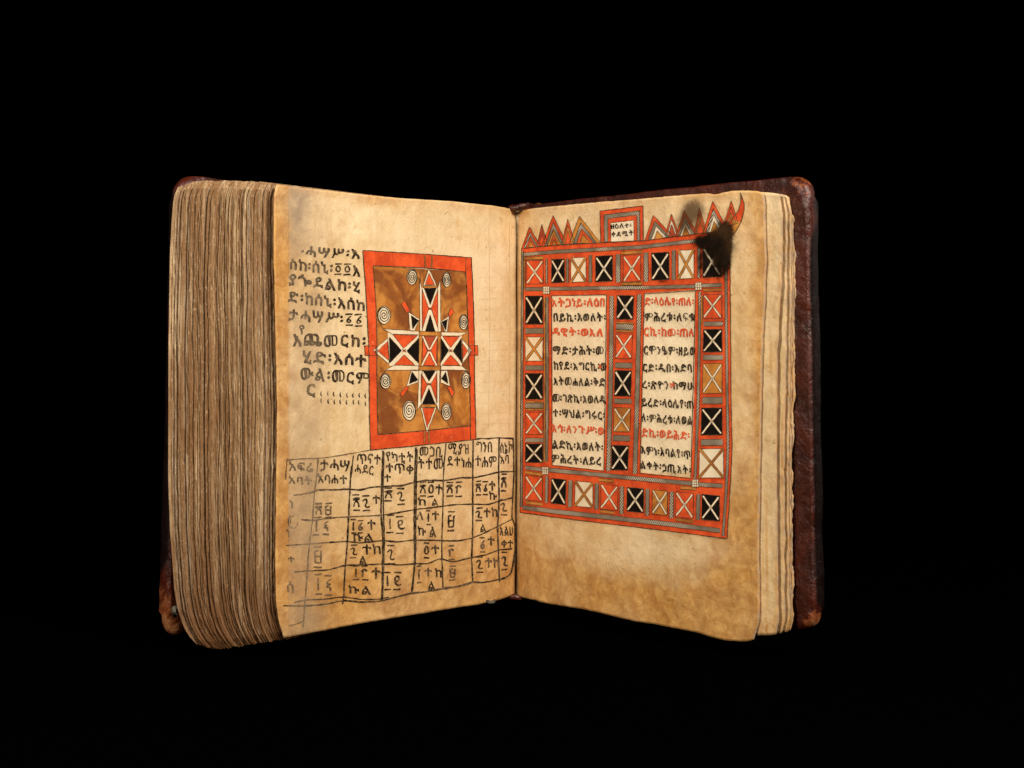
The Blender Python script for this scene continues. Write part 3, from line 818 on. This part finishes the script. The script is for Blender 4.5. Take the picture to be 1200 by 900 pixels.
# spirals
for (x, y, rx, ry, tail) in ((482.5,324.6,5.9,9.2,A(515,310)), (523,327.4,4.9,8.8,A(690,310)), (449.6,369.3,7.7,10.5,A(205,722)), (542.9,377.4,5.3,9,A(905,745)),
                       (451.2,446.5,6.3,9,B(208,226)), (545.7,445.3,5.4,10,B(845,226)), (479.2,481,7.6,11.6,B(462,530)), (522.7,482.5,5.9,10,B(628,552))):
    d = Draw('L', 3)
    n = 20; ring = [(x+rx*math.cos(2*math.pi*i/n), y+ry*math.sin(2*math.pi*i/n)) for i in range(n+1)]
    d.strip(ring, [(x, y)]*(n-1)+[(x+.01, y), (x, y)], 'cream', 0, 2.6)
    side = 1 if tail[0] > x else -1
    sp = []
    turns = 3.1
    for i in range(70):
        t = i/69; a = 2*math.pi*turns*t; r = .06+.92*t
        sp.append((x+side*rx*r*math.cos(a+.6), y+ry*r*math.sin(a+.6)))
    d.pen(sp, 1.05, 'ink', 2, .2, 1.2)
    d.loop(ring[:-1], .9, 'ink', 2)
    d.pen([(x+side*rx*.95, y), ((x+side*rx*1.1+tail[0])/2, (y+tail[1])/2+.5), tail], .8, 'line', 1)
    d.build("spiral", pageL)

# handwriting beside and above the panel
LT = [("·ሓሣሥ፡እ", 353,293.5,421,298,11.5), ("ስከ፡ሰኒ፡፬፬እ", 339.5,309,422,318,12), ("ያጐደልከ፡ሂ", 338,327.5,422,336,12), ("ድ፡ከሰኒ፡እሰከ", 337,347,427,358,12),
      ("ታሓሣሥ፡፭፭", 338,368,425,376,12), ("እጨመርከ፡", 343,398,428,399.5,13), ("ሂድ፡እሰተ", 354.5,417.5,429,422.5,13), ("ውል፡መርም", 352,437,432,443.5,13), ("ር", 359.5,455.5,369,456.5,13)]
for i, (t, x0, y0, x1, y1, h) in enumerate(LT):
    writing('L', pageL, "text_line", t, x0, y0, x1, y1, h, 'ink2', bold=.024, jit=.7, slant=.02)
writing('L', pageL, "inserted_letter", "የ", 350.5, 386, 356.5, 386, 11, 'ink2', bold=.02)
d = Draw('L', 6)
for r in range(2):
    for i in range(8):
        x = 376.8+i*7.35+random.uniform(-.5, .5); y = (461.5 if r == 0 else 470)+i*.35+random.uniform(-.5, .5)
        d.pen([(x, y-3), (x-.8, y-.8), (x+.3, y+2.6)], 1.2, 'ink2', 0, .4, 1.2, taper=True)
d.build("pen_strokes", pageL, "two rows of short pen ticks")

# ruled calendar table
grid_lines = [
 ([(372.6,538),(371,556),(368,580),(366,610),(362,640),(360,668),(357.5,704),(355,735)],1.0,'ink3'),
 ([(336.5,537),(335,552),(334.5,562)],.9,'ink3'),
 ([(414,533.5),(410.5,560),(408.5,600),(406.5,640),(404,668),(402.5,700),(401,708)],1.3,'ink2'),
 ([(448.6,528),(447.3,560),(446.2,600),(448.6,634),(448.2,660),(447.3,704)],1.4,'ink2'),
 ([(449.8,530),(448.6,565),(449.2,600),(450.2,634),(449.4,665),(447.9,703)],1.0,'ink2'),
 ([(487.2,524),(485.8,560),(485.4,598),(485.3,630),(486,660),(482.2,694)],1.5,'ink2'),
 ([(488.7,526),(487.6,560),(487.4,598),(486.8,630),(486.8,655),(482.9,693)],1.0,'ink2'),
 ([(522.4,519.5),(520,545),(519,570),(518.6,600),(517.6,630),(517.4,650),(518.8,688)],1.0,'ink2'),
 ([(554.2,515),(553.6,560),(553.7,600),(553.4,632),(552.4,655),(553.6,682)],1.2,'ink2'),
 ([(584.6,513.5),(584,552),(584.6,588),(582.8,618),(583.8,645),(585,682)],1.2,'ink2'),
 ([(600.9,513.6),(602,550),(600.6,583),(599.3,609),(603,612),(603.6,640),(602.5,660)],1.0,'ink2'),
 ([(336.5,539),(350,537.6),(372,537),(390,535),(410,531.5),(433,527.5)],.9,'ink3'),
 ([(557,514.8),(562,513.6),(572,514),(583,512.8),(601,513.8)],1.1,'ink2'),
 ([(344,580.2),(356,578.5),(367,576.5),(373,573.6)],1.2,'ink3'),([(373,573.8),(392,573.8),(409,573),(422,574.3),(432.7,571),(448,570),(460,569.4),(472.5,569.2),(479,566),(486,565),(497.5,562.4),(520,563.2),(541,559.4),(554,560),(572.5,556),(585,552.6),(603,552.4)],1.3,'ink2'),
 ([(353,608.5),(366,610),(390,606.5),(407,605.5),(430,604.4),(447,603.6)],1.1,'ink3'),([(447,603.6),(469,600),(486,597),(495,596),(519,593),(535,591),(554,590.6),(572.5,591.2),(584,587),(601,583)],1.1,'ink2'),
 ([(335,639),(362,637.2),(385,635.5)],1.0,'ink3'),([(385,635.5),(404.7,634),(423,636.2),(447,633.2),(468,635),(482.5,632.6),(516,633.2),(535,633.9),(552.5,630.7),(567.5,624.4),(582.5,617),(599,608.8)],1.1,'ink2'),
 ([(344.7,670),(360.7,668.7),(383,668),(404.7,662),(430,661.5),(447,660.7)],1.2,'ink2'),([(447,660.7),(468.7,662),(486,660.2),(501,660.6),(516,653.8),(530,658.8),(552.5,653),(570,650),(582.5,644.4),(600,643)],1.1,'ink2'),
 ([(344.7,706),(356.7,703),(380,702),(402,699),(425,702.5),(444.7,702),(456,699.5)],1.0,'ink2'),
 ([(332,709.5),(356.7,710),(380,708),(402,703.3),(425,705.5),(447,704.2),(462,699.8),(481,695)],1.3,'ink2'),([(481,695),(501,693),(520,689.2),(535,687.5),(555,681.8)],1.8,'ink3'),
 ([(555,681.8),(566,682.6),(585,679),(594,676.5),(599,672),(600.5,662),(602.5,650)],1.3,'ink2'),
 ([(339,733),(348,731),(356,727)],1.0,'ink3')]
d = Draw('L', 5)
for P, w_, k in grid_lines: d.pen(P, w_*1.3, k, 0, .5, 2.5, smooth=True)
d.build("ruled_table", pageL, "unevenly drawn grid of the calendar table")
def ent(t, cx, cy, wd, h, k='ink2', b_=.014, sl=0.04):
    writing('L', pageL, "table_entry", t, cx-wd/2, cy-sl*wd/2, cx+wd/2, cy+sl*wd/2, h, k, bold=b_, jit=.6)
E = [("አፍሬ",353,547,29,10,'ink3'),("አባት",352,563,28,9,'ink3'),("ታሓሣ",392,545,34,12,'ink2'),("አባሐተ",389,561,34,10,'ink2'),
 ("ጥናተ",432,537.5,28,11),("ሓደር",426.5,550,22,9.5),("የካቲት",468,535.5,32,11),("ተጥቀ",468,549,32,11),("ተ",454,560.5,8,9),
 ("መጋቢ",505,529,27,11),("ትተመ",504,543.5,29,12),("ሚያዝ",537,526,24,11.5),("ደተነሐ",538,541,29,11.5),("ግንበ",567,523.5,18,12),("ተሐም",569,540.5,25,12),("ሰኔኮ",593,524.5,14,12),("አባ",591,538,10,10),
 ("፳፱",379,598,20,16,'ink3'),("፳፯",423,589.5,20,17),("ተ",440.5,585,8,10),("፳",455,579.5,9.5,14,'ink'),("፯",469.5,582,9,17),("፳፬",500,573.5,17,15),("ተ",514,573,8,11),("ከ",494,588,9,8),("ል",509.5,588.5,7,8),
 ("፳፫",532,573,19,15),("፳፮",564.5,571.5,15,14),("ተ",576.5,569,8,11),("ኩ",577.5,581,9,9),("፳",590,565.5,7,17),
 ("፲፺",376,617,19,18,'ink3'),("፲፭",418,617,15,14),("ተ",435,614,10,11),("ኩል",425,629.5,24,9.5),("፲፰",463,614.5,21,18),("ለ",492,604,8,9,'ink3'),("፲",501.5,606,5,16),("ተ",510,604,8,10),("ኩ",494,622.5,9,10),("ል",507,623.5,8,12),
 ("፱",528.5,611,9,20),("፯",561,603,8,13),("ተከ",574.5,600.5,16,10),("ል",566,618.5,7,9),("፯",590,594,8,15),
 ("፱",372.5,653,10,22,'ink3'),("፯",414.5,646,8,13),("ተከ",435,643.5,21,11),("ል",425.5,656.5,9,10),("፯",458,650,9,20),("፬",499.5,645,7,17),("ተ",510,643.5,9,11),("፫",528.5,647,7,15,'ink3'),("፭",565.5,638,7,15,'ink3'),("ተ",575,633.5,8,11),
 ("አልሀ",593,622.5,15,10,'ink2'),("ቀተ",594,637.5,13,9,'ink2'),
 ("፲፺",378.5,685,20,22,'ink3'),("፲፫",422,671.5,18,15),("ተ",440.5,671,11,12),("ኩል",421.5,691,26,9.5),("፲፰",459.5,680.5,20,18),("፲",491,673,6,17,'ink3'),("ተ",501.5,670,9,9,'ink3'),("ከ",513.5,671,8,10),("ል",505.5,686,8,11),
 ("፱",530.5,671.5,8,16,'ink3'),("፯",561.5,661.5,8,17),("ተከ",576.5,659,17,11,'ink3'),("፯",591,657.5,7,18),
 ("ነ",341,591,4,10,'ink3'),("ለ",339,607,4,9,'ink3'),("ነ",337.5,625,4,9,'ink3'),("ተ",341,656,7,8,'ink3'),("ሰ",340,688,7,12,'ink3')]
for e in E: ent(*e)
# tide ring left of the table
d = Draw('L', 5)
P = [(343+6.2*math.cos(a*.5), 612+8*math.sin(a*.5)) for a in range(0, 11)]
d.pen(P, .8, 'ink3', 0, .5, 2, smooth=True)
d.build("ring_mark", pageL, "faint brown ring beside the table")

# faint drypoint ruling and the ghost of writing on the other side
d = Draw('L', 1)
for i in range(15):
    y = 326+i*12.2+random.uniform(-1, 1)
    d.pen([(561, y), (575, y-.6), (598, y-1.8)], .34, 'rule', 0, .8, 2)
for x in (573, 597): d.pen([(x, 262), (x+.8, 380), (x-.5, 508)], .3, 'rule', 0, .8, 3)
o_ = d.build("drypoint_ruling", pageL); o_['kind'] = 'stuff'
# overlays
def overlay(side, parent, name, mat, x0, x1, y0, y1, fn, lv, step, label):
    vs, fs, ms = [], [], []
    nx = int((x1-x0)/step); ny = int((y1-y0)/step)
    for j in range(ny+1):
        for i in range(nx+1):
            px = x0+(x1-x0)*i/nx; py = y0(px)+(y1(px)-y0(px))*j/ny if callable(y0) else y0+(y1-y0)*j/ny
            vs.append(tuple(surf(side, px, py, LVL+STEP*lv))); ms.append(fn(px, py))
    W = nx+1
    for j in range(ny):
        for i in range(nx):
            a = j*W+i; q = (a, a+1, a+W+1, a+W)
            if max(ms[x] for x in q) > .005: fs.append(q[::-1])
    me = bpy.data.meshes.new(name); me.from_pydata(vs, [], fs)
    at = me.attributes.new('mask', 'FLOAT', 'POINT'); at.data.foreach_set('value', ms)
    bmx = bmesh.new(); bmx.from_mesh(me)
    for f in bmx.faces:
        if f.normal.y > 0: f.normal_flip()
        f.smooth = True
    bmesh.ops.delete(bmx, geom=[v for v in bmx.verts if not v.link_faces], context='VERTS')
    bmx.to_mesh(me); bmx.free()
    o = link(name, me, parent, [M[mat]]); o['label'] = label; return o
def mend():
    vs, fs, ms = [], [], []; nx, ny = 14, 150
    for j in range(ny+1):
        v = j/ny
        xr = 390-6*v+1.2*nz(v*11, 3); xl = 337.5+.8*nz(v*15, 8)
        for i in range(nx+1):
            px = xl+(xr-xl)*i/nx; t, b_ = topL(px)+.6, botL(px)-.6
            py = t+(b_-t)*v
            vs.append(tuple(surf('L', px, py, LVL+STEP*10))); ms.append((1.0 if i < nx-3 else .55)*(.85+.3*nz(px/20, py/30)))
    W = nx+1; fs = []
    for j in range(ny):
        for i in range(nx):
            a = j*W+i; fs.append((a, a+W, a+W+1, a+1))
    me = bpy.data.meshes.new("mending_strip"); me.from_pydata(vs, [], fs)
    at = me.attributes.new('mask', 'FLOAT', 'POINT'); at.data.foreach_set('value', ms)
    me.polygons.foreach_set('use_smooth', [True]*len(fs)); me.update()
    link("mending_strip", me, pageL, [M['tissue']])['label'] = "translucent greyish repair tissue pasted down the outer margin"
mend()

# ================= right page: the painted frame
C = lambda x, y: (600+x/3.913, 200+y/3.913)
D_ = lambda x, y: (600+x/3.913, 420+y/3.913)
topo = [C(46,357), C(200,343), C(400,331), C(600,322), C(760,299), C(880,286), C(1000,272)]
boto = [D_(38,706), D_(200,729), D_(400,753), D_(700,789), D_(985,826)]
leftx = [(611.5,291), (611.2,346), (610.5,440), (610.3,520), (609.7,600.5)]
rightx = [(855.8,270), (855.9,330), (856.6,400), (857,470), (858.2,520), (857.4,545), (855.5,580), (852.3,631)]
def yoff(P, dy): return [(p[0], p[1]+dy) for p in P]
def xoff(P, dx): return [(p[0]+dx, p[1]) for p in P]
r0 = Draw('R', 0)
# beams and posts are laid as red grounds
b1b = [C(46,573), C(180,573), C(440,567), C(600,562), C(840,546), C(1003,540)]
b2t = [D_(40,486), D_(185,488), D_(430,515), D_(590,524), D_(820,548), D_(1004,556)]
r0.strip(topo, b1b, 'red'); r0.strip(b2t, boto, 'red')
Lp = [(611.2,344), (611,400), (610.4,470), (609.8,546)]; LpR = [(646.3,344), (647.3,400), (647.6,470), (647,546)]
r0.strip(Lp, LpR, 'red', 1)
MpL = [(711.4,343), (711.2,400), (710.5,470), (708,554)]; MpR = [(755.4,342), (754.6,400), (752.4,470), (750,558)]
r0.strip(MpL, MpR, 'red', 1)
RpL = [(815.5,338), (814.8,400), (813.6,470), (810,562)]; RpR = [(855.9,338), (856.6,400), (857,470), (858.2,520), (857,562)]
r0.strip(RpL, RpR, 'red', 1)
r0.pen(topo, .8, 'line', 3); r0.pen(boto, .9, 'line', 3); r0.pen(rightx, .8, 'line', 3); r0.pen(leftx, .8, 'line', 3)
r0.build("painted_frame", pageR, "vermilion ground of the ornamental frame with ink outlines")
# bare vellum panels of text
for q in ([(646.6,346.5), (711,345.6), (707.9,552), (647.3,545.2)], [(755.4,344.3), (815.2,340.6), (809.8,560.3), (750.2,554.6)]):
    d = Draw('R', 3); d.loop(q, .8, 'line', 0); d.build("column_outline", pageR)
# hatched bands
HB = ["hatched_band", 3]
def band(P, w_, k='hatch', lv=0, line=True):
    hb = Draw('R', HB[1])
    vert = abs(P[-1][1]-P[0][1]) > abs(P[-1][0]-P[0][0])
    a = (xoff if vert else yoff)(P, -w_/2); b_ = (xoff if vert else yoff)(P, w_/2)
    hb.strip(a, b_, k, lv)
    if line: hb.pen(a, .55, 'line', lv+1); hb.pen(b_, .55, 'line', lv+1)
    hb.build(HB[0], pageR)
band([C(48,385), C(200,372), C(400,361), C(600,350), C(740,333), C(880,318), C(985,304)], 4.2)
band([C(62,543), C(145,543)], 4.2); band([C(170,542), C(400,538), C(600,536), C(845,530)], 4.0); band([C(872,527), C(962,524)], 4.2)
band([D_(62,500), D_(140,510)], 4.4); band([D_(170,511), D_(400,533), D_(640,557), D_(835,574)], 4.8); band([D_(850,577), D_(966,584)], 4.8)
band([D_(50,683), D_(200,702), D_(400,724), D_(700,757), D_(955,789)], 5.2)
band([(612.7,294), (612.6,346), (612.2,440), (611.8,520), (611.6,594)], 2.3)
band([(851.3,285), (851.4,360), (852.2,430), (852.8,480), (853.6,520), (852.6,550), (850.8,585), (847.6,628)], 2.9)
band([(641.5,348), (641.7,420), (641.8,480), (640.8,541)], 3.2)
band([(717.2,346.8), (716.8,400), (715.8,460), (713.3,552)], 4.8)
band([(749.6,345), (748.6,400), (747,470), (744.4,555)], 5.0)
band([(820.4,342), (820,400), (818.6,470), (815,561)], 3.0)
HB[0] = "ochre_band"
band([(638.7,349), (638.7,420), (638.9,480), (638.2,541)], 1.8, 'ochre')
band([(615.2,300), (615,340)], 1.6, 'ochre'); band([(822.9,347), (822.6,380)], 1.8, 'ochre')
for P in ([C(62,403), C(145,399)], [D_(62,522), D_(140,533)], [C(503,378), C(600,372)], [C(503,519), C(600,518)], [C(880,548), C(962,545)], [D_(400,556), D_(468,563)], [D_(775,592), D_(846,598)], [D_(65,660), D_(142,670)], [D_(405,700), D_(470,708)], [D_(752,738), D_(832,748)]):
    band(P, 3.4, 'ochre', 1)

def square(x0, y0, x1, y1, kind, sl=0.0, x0b=None, x1b=None):
    """one crossed square of the frame"""
    x0b = x0 if x0b is None else x0b; x1b = x1 if x1b is None else x1b
    dy = sl*(x1-x0)
    a, b_, c, e = (x0, y0), (x1, y0+dy), (x1b, y1+dy), (x0b, y1)
    g = Draw('R', 5)
    g.quad(a, b_, c, e, {'r': 'red', 'k': 'black', 'w': 'cream', 'o': 'ochre'}[kind], 0)
    g.loop([a, b_, c, e], .6, 'line', 1)
    xk = 'ochre' if kind == 'w' else 'cream'
    def ins(p, q, t=.06): return (p[0]+(q[0]-p[0])*t, p[1]+(q[1]-p[1])*t)
    for p, q in ((a, c), (b_, e)):
        p2, q2 = ins(p, q), ins(q, p)
        if kind == 'w' : p2, q2 = p, q
        wd = 2.3 if kind == 'w' else 1.9
        g.pen([p2, q2], wd+.9, 'line', 2, .1); g.pen([p2, q2], wd-.2, xk, 3, .12)
    cx, cy = (a[0]+c[0])/2, (a[1]+c[1])/2
    if kind != 'w':
        for s_ in (-1, 1):
            g.pen([(cx-1.7, cy-s_*2.2), (cx+1.7, cy+s_*2.2)], .4, 'line', 4)
    g.build("crossed_square", pageR)
for (x0, x1, y0, y1, k) in ((68,145,412,521,'r'),(183,242,405,515,'k'),(272,341,399,512,'w'),(385,463,391,510,'k'),(512,592,388,511,'r'),(642,722,376,503,'k'),(765,836,364,496,'w'),(877,960,350,490,'k')):
    a, b_ = C(x0, y0), C(x1, y1); square(a[0], a[1]+.4, b_[0], b_[1], k, -.05)
for (x0, x1, y0, y1, k) in ((62,143,536,648,'r'),(181,250,549,664,'k'),(291,374,562,676,'w'),(408,489,575,690,'r'),(529,607,590,700,'k'),(645,716,601,713,'o'),(752,835,610,726,'r'),(872,955,622,738,'k')):
    a, b_ = D_(x0, y0), D_(x1, y1); square(a[0]+.3, a[1], b_[0]-.2, b_[1], k, .10, a[0]-.2, b_[0]-.6)
for (y0, y1, k) in ((346.8,380,'k'),(395,423,'w'),(437.5,468,'k'),(483,509,'r'),(519.8,542,'k')): square(616.2, y0, 636.6, y1, k)
for (y0, y1, k, x) in ((346,374,'k',723.6),(391,420,'r',722),(434,464,'k',721),(477.5,505.6,'o',720),(521.7,550.6,'k',717.6)): square(x, y0, x+19.6, y1, k, .02, x-.7, x+18.6)
for (y0, y1, k, x, x2) in ((345,373,'r',825.2,846.3),(386,412.6,'k',825,846.6),(426,461,'o',824.4,846.6),(478,510,'k',822.6,846.8),(526,560,'w',820.4,848.2)): square(x, y0, x2, y1, k, -.01, x-.7, x2+.2)

# bars between the squares
HB[:] = ["dividing_bar", 4]
for x, w_, y0, y1 in ((641,2.2,303,332),(646+19.4,2.6,303,331),(692.3,3.4,299,331),(724.8,5.2,298,331),(757.5,5.2,296,330),(790,4.2,293,328),(819.4,3.2,290,326)):
    band([(x, y0), (x, y1)], w_, 'hatch', 0)
for x, w_, y0, y1, s_ in ((641.4,3.4,558,589,0),(669,4.8,563,594,0),(700,4.2,566,597,0),(729.2,4.4,570,602,0),(759.4,4.2,573,604,0),(787.6,4.4,576,607,0),(818.8,4.2,579,609,0)):
    band([(x, y0), (x-.6, y1)], w_, 'hatch', 0)
def hbar(x0, x1, y0, y1, k='hatch', fr=None, sl=0):
    band([(x0, (y0+y1)/2), (x1, (y0+y1)/2+sl)], y1-y0, k, 1)
    if fr:
        band([(x0, y0-1.6), (x1, y0-1.6+sl)], 2.0, fr, 0); band([(x0, y1+1.6), (x1, y1+1.6+sl)], 2.0, fr, 0)
for y0, y1, fr in ((384.6,391,None),(428,433.8,None),(472.6,478.2,'ochre'),(513.3,518.2,None)): hbar(616, 637.2, y0, y1, 'hatch', fr)
for y0, y1, fr, x in ((379.6,386,'ochre',722.5),(424.8,430.8,None,721.4),(467,472.8,None,720.3),(509.8,516.4,None,718.6)): hbar(x, x+20, y0, y1, 'hatch', fr, .5)
for y0, y1, x in ((377,382,825),(416,421.8,824.4),(465.4,473.2,823.6),(514.8,522,822)): hbar(x, 847.4, y0, y1, 'hatch', None, -.2)
# checked joints
for cx, cy in (C(160,548), C(857,530), D_(155,515), D_(843,572)):
    g = Draw('R', 7); r = 3.7
    g.quad((cx-r, cy-r-1), (cx+r, cy-r-1), (cx+r, cy+r+1), (cx-r, cy+r+1), 'cream', 0)
    for t in (-r, -r/3, r/3, r):
        g.pen([(cx+t, cy-r-1), (cx+t, cy+r+1)], .5, 'line', 1); g.pen([(cx-r, cy+t*1.2), (cx+r, cy+t*1.2)], .5, 'line', 1)
    g.build("checked_joint", pageR)

# peaks above the frame
def peak(ap, bl, br, cols, lv):
    g = Draw('R', lv)
    n = len(cols)
    # nested triangles sharing their base line
    fr = [0, .24, .46, .66, .8][:n] if n > 2 else [0, .42]
    cx = (bl[0]+br[0])/2; cy = (bl[1]+br[1])/2
    for i, (k, f) in enumerate(zip(cols, fr)):
        a = (ap[0]+(cx-ap[0])*f, ap[1]+(cy-ap[1])*f); l = (bl[0]+(cx-bl[0])*f, bl[1]+(cy-bl[1])*f); r = (br[0]+(cx-br[0])*f, br[1]+(cy-br[1])*f)
        g.tri(a, l, r, k, i); g.loop([a, l, r], .55, 'line', n+1)
    g.build("painted_peak", pageR)
PK = [((138,247),(112,349),(166,343),['dred','red'],0),((257,222),(226,340),(290,334),['red','ochre','red'],0),((732,198),(702,306),(768,298),['red','cream','dred'],0),((860,168),(836,292),(896,284),['red','ochre','red'],0),((1007,138),(966,262),(1038,240),['red','red','ochre','red'],0),
      ((82,258),(46,356),(132,347),['red','hatch','red','ochre'],1),((190,205),(138,347),(252,336),['red','hatch','ochre','red','ochre'],1),((310,208),(264,336),(408,330),['ochre','hatch','red','ochre'],1),
      ((650,205),(610,320),(744,304),['red','hatch','cream','ochre'],1),((792,183),(748,304),(852,288),['red','hatch','cream','ochre'],1),((922,140),(876,288),(990,270),['red','hatch','cream','ochre'],1)]
for ap, bl, br, cols, lv in PK: peak(C(*ap), C(*bl), C(*br), cols, lv)
# title box
H = lambda x, y: (700+x/8.18, 235+y/8.18)
g = Draw('R', 1)
g.quad(H(28,100), H(440,50), H(445,382), H(35,402), 'red', 0); g.loop([H(28,100), H(440,50), H(445,382), H(35,402)], .8, 'line', 4)
g.quad(H(66,136), H(408,98), H(412,384), H(72,400), 'hatch', 1); g.loop([H(66,136), H(408,98), H(412,384), H(72,400)], .6, 'line', 4)
g.quad(H(104,174), H(383,138), H(386,384), H(106,400), 'red', 2); g.loop([H(104,174), H(383,138), H(386,384), H(106,400)], .6, 'line', 4)
g.quad(H(131,214), H(354,190), H(356,386), H(134,400), 'cream', 3); g.loop([H(131,214), H(354,190), H(356,386), H(134,400)], .6, 'line', 4)
g.build("title_box", pageR, "small arched box with two lines of black writing")
# horn at the corner
g = Draw('R', 2)
oc = [C(1050,104), C(1066,150), C(1066,185), C(1050,235), C(1030,275), C(1005,305)]; ic = [C(1050,106), C(1050,150), C(1040,180), C(1012,222), C(985,255), C(965,290)]
g.strip(oc[:4], ic[:4], 'red', 0); g.strip(oc[3:], ic[3:], 'ochre', 0); g.pen(oc, .8, 'line', 2); g.pen(ic, .7, 'line', 2); g.pen([C(1047,100), C(1052,112), C(1056,130)], 1.4, 'line', 3, taper=True)
g.build("painted_horn", pageR, "curved red and ochre horn at the upper corner of the frame")

# the text columns
RT = [("አትጋነይ፡ለዕበ",646.6,354.8,709,354,'rink'),("በይኪ፡እወለት፡",649,371.5,710,372,'ink'),("ዳዊት፡ወእለ",647,388.5,707,389.5,'rink'),("ማድ፡ታሕት፡መ",648,410.5,707.6,410.8,'ink'),
 ("ከየደ፡እግርኪ፡ወ",649,428.5,710.6,429.6,'ink'),("እትመሐለል፡ቅድ",649,446.5,709.4,448.2,'ink'),("መ፡ገጽኪ፡እወለዲ",648,466,710.6,468.4,'ink'),("ተ፡ሣህል፡ግሩር፡",648.4,483.5,709,487,'ink'),
 ("እኅ፡ለንጉሥ፡ወ",646.8,501.5,708,505,'rink'),("ልድኪ፡እወለት፡",647.4,520.5,707,524.5,'ink'),("ምሕረት፡ለይረ",646.6,537,705,540.6,'ink')]
for i, (t, x0, y0, x1, y1, k) in enumerate(RT):
    writing('R', pageR, "text_line", t, x0, y0, x1, y1, 8.7, k, bold=.036, jit=.35)
RT2 = [("ድ፡ላዕሌየ፡ጠለ፡",755.4,352.8,813.2,353.6,'rink'),("ምሕረቱ፡ለፍቁ",756,371.2,814.4,371.4,'ink'),("ርኪ፡ከመ፡ጠለ",755,388.4,814,390,'rink'),("ርሞንዔም፡ዘይወ",755,410,815,411.6,'ink'),
 ("ርድ፡ዲበ፡እድባ",753.6,430.5,811,431.6,'ink'),("ረ፡ጽዮን፡ከማሁ",752.8,450.5,813.4,452.6,'ink'),("ይረድ፡ላዕሌየ፡ጠ",752,471.2,813,474,'ink'),("ለ፡ምሕረቱ፡ለወል",752,489,812,493,'ink'),
 ("ድኪ፡ወይሕድ፡",752,506.5,808.5,510.5,'rink'),("እምነ፡እባልየ፡ጥ",751.4,527,809.6,533,'ink'),("ልቀት፡ኃጢአት፡",750.6,544.5,810,551,'ink')]
for i, (t, x0, y0, x1, y1, k) in enumerate(RT2):
    writing('R', pageR, "text_line", t, x0, y0, x1, y1, 8.9, k, bold=.036, jit=.35, reds=(5,) if i == 5 else ())
writing('R', pageR, "text_line", "ዘዕለተ፡", 716.6, 265.6, 740.5, 263.8, 5.2, 'ink', bold=.03, lv=10)
writing('R', pageR, "text_line", "ቀዳሚት", 717.2, 275, 742.6, 272.8, 5.6, 'ink', bold=.03, lv=10)
g = Draw('R', 8)
for x, y in ((704,430.5), (789.3,452)):
    for a in range(4):
        g.pen([(x+1.3*math.cos(a*1.57), y-1+2.4*math.sin(a*1.57)), (x+1.3*math.cos((a+1)*1.57), y-1+2.4*math.sin((a+1)*1.57))], 1.0, 'rink', 0)
g.build("red_flourish", pageR)

# burn and smoke stain at the upper corner
def sootm(px, py):
    x, y = (px-600)*3.913, (py-200)*3.913
    v = 1.05*blob(x, y, 930, 415, 56, 90)+1.2*blob(x, y, 975, 300, 38, 62)+1.0*blob(x, y, 985, 370, 26, 90)+.85*blob(x, y, 905, 315, 55, 32)+.55*blob(x, y, 860, 330, 45, 26)
    v += .55*blob(x, y, 690, 508, 26, 12)+.45*blob(x, y, 865, 430, 18, 70)+.35*blob(x, y, 395, 515, 18, 8)+.5*blob(x, y, 1010, 275, 20, 22)
    v *= 1+.35*nz(px/5, py/5, 3)
    v -= .60*blob(x, y, 915, 430, 38, 55)
    v -= .6*blob(x, y, 1012, 205, 22, 25)
    return max(0, min(1.2, v))*sst(1045, 1000, x+14*nz(py/2.2, 5))
overlay('R', pageR, "burn_stain", 'soot', 760, 874, 240, 340, sootm, 14, 1.0, "black scorched blot over the upper right corner of the frame")
def smokem(px, py):
    x, y = (px-600)*3.913, (py-200)*3.913
    v = .95*blob(x, y, 835, 175, 50, 48)+.8*blob(x, y, 800, 240, 55, 55)+.5*blob(x, y, 960, 270, 50, 40)+.45*blob(x, y, 1010, 330, 35, 90)+.22*blob(x, y, 930, 400, 100, 130)
    return max(0, min(1, v))
overlay('R', pageR, "smoke_stain", 'haze', 768, 884, 226, 345, smokem, 15, 1.5, "brown smoky smudge above the burnt corner")
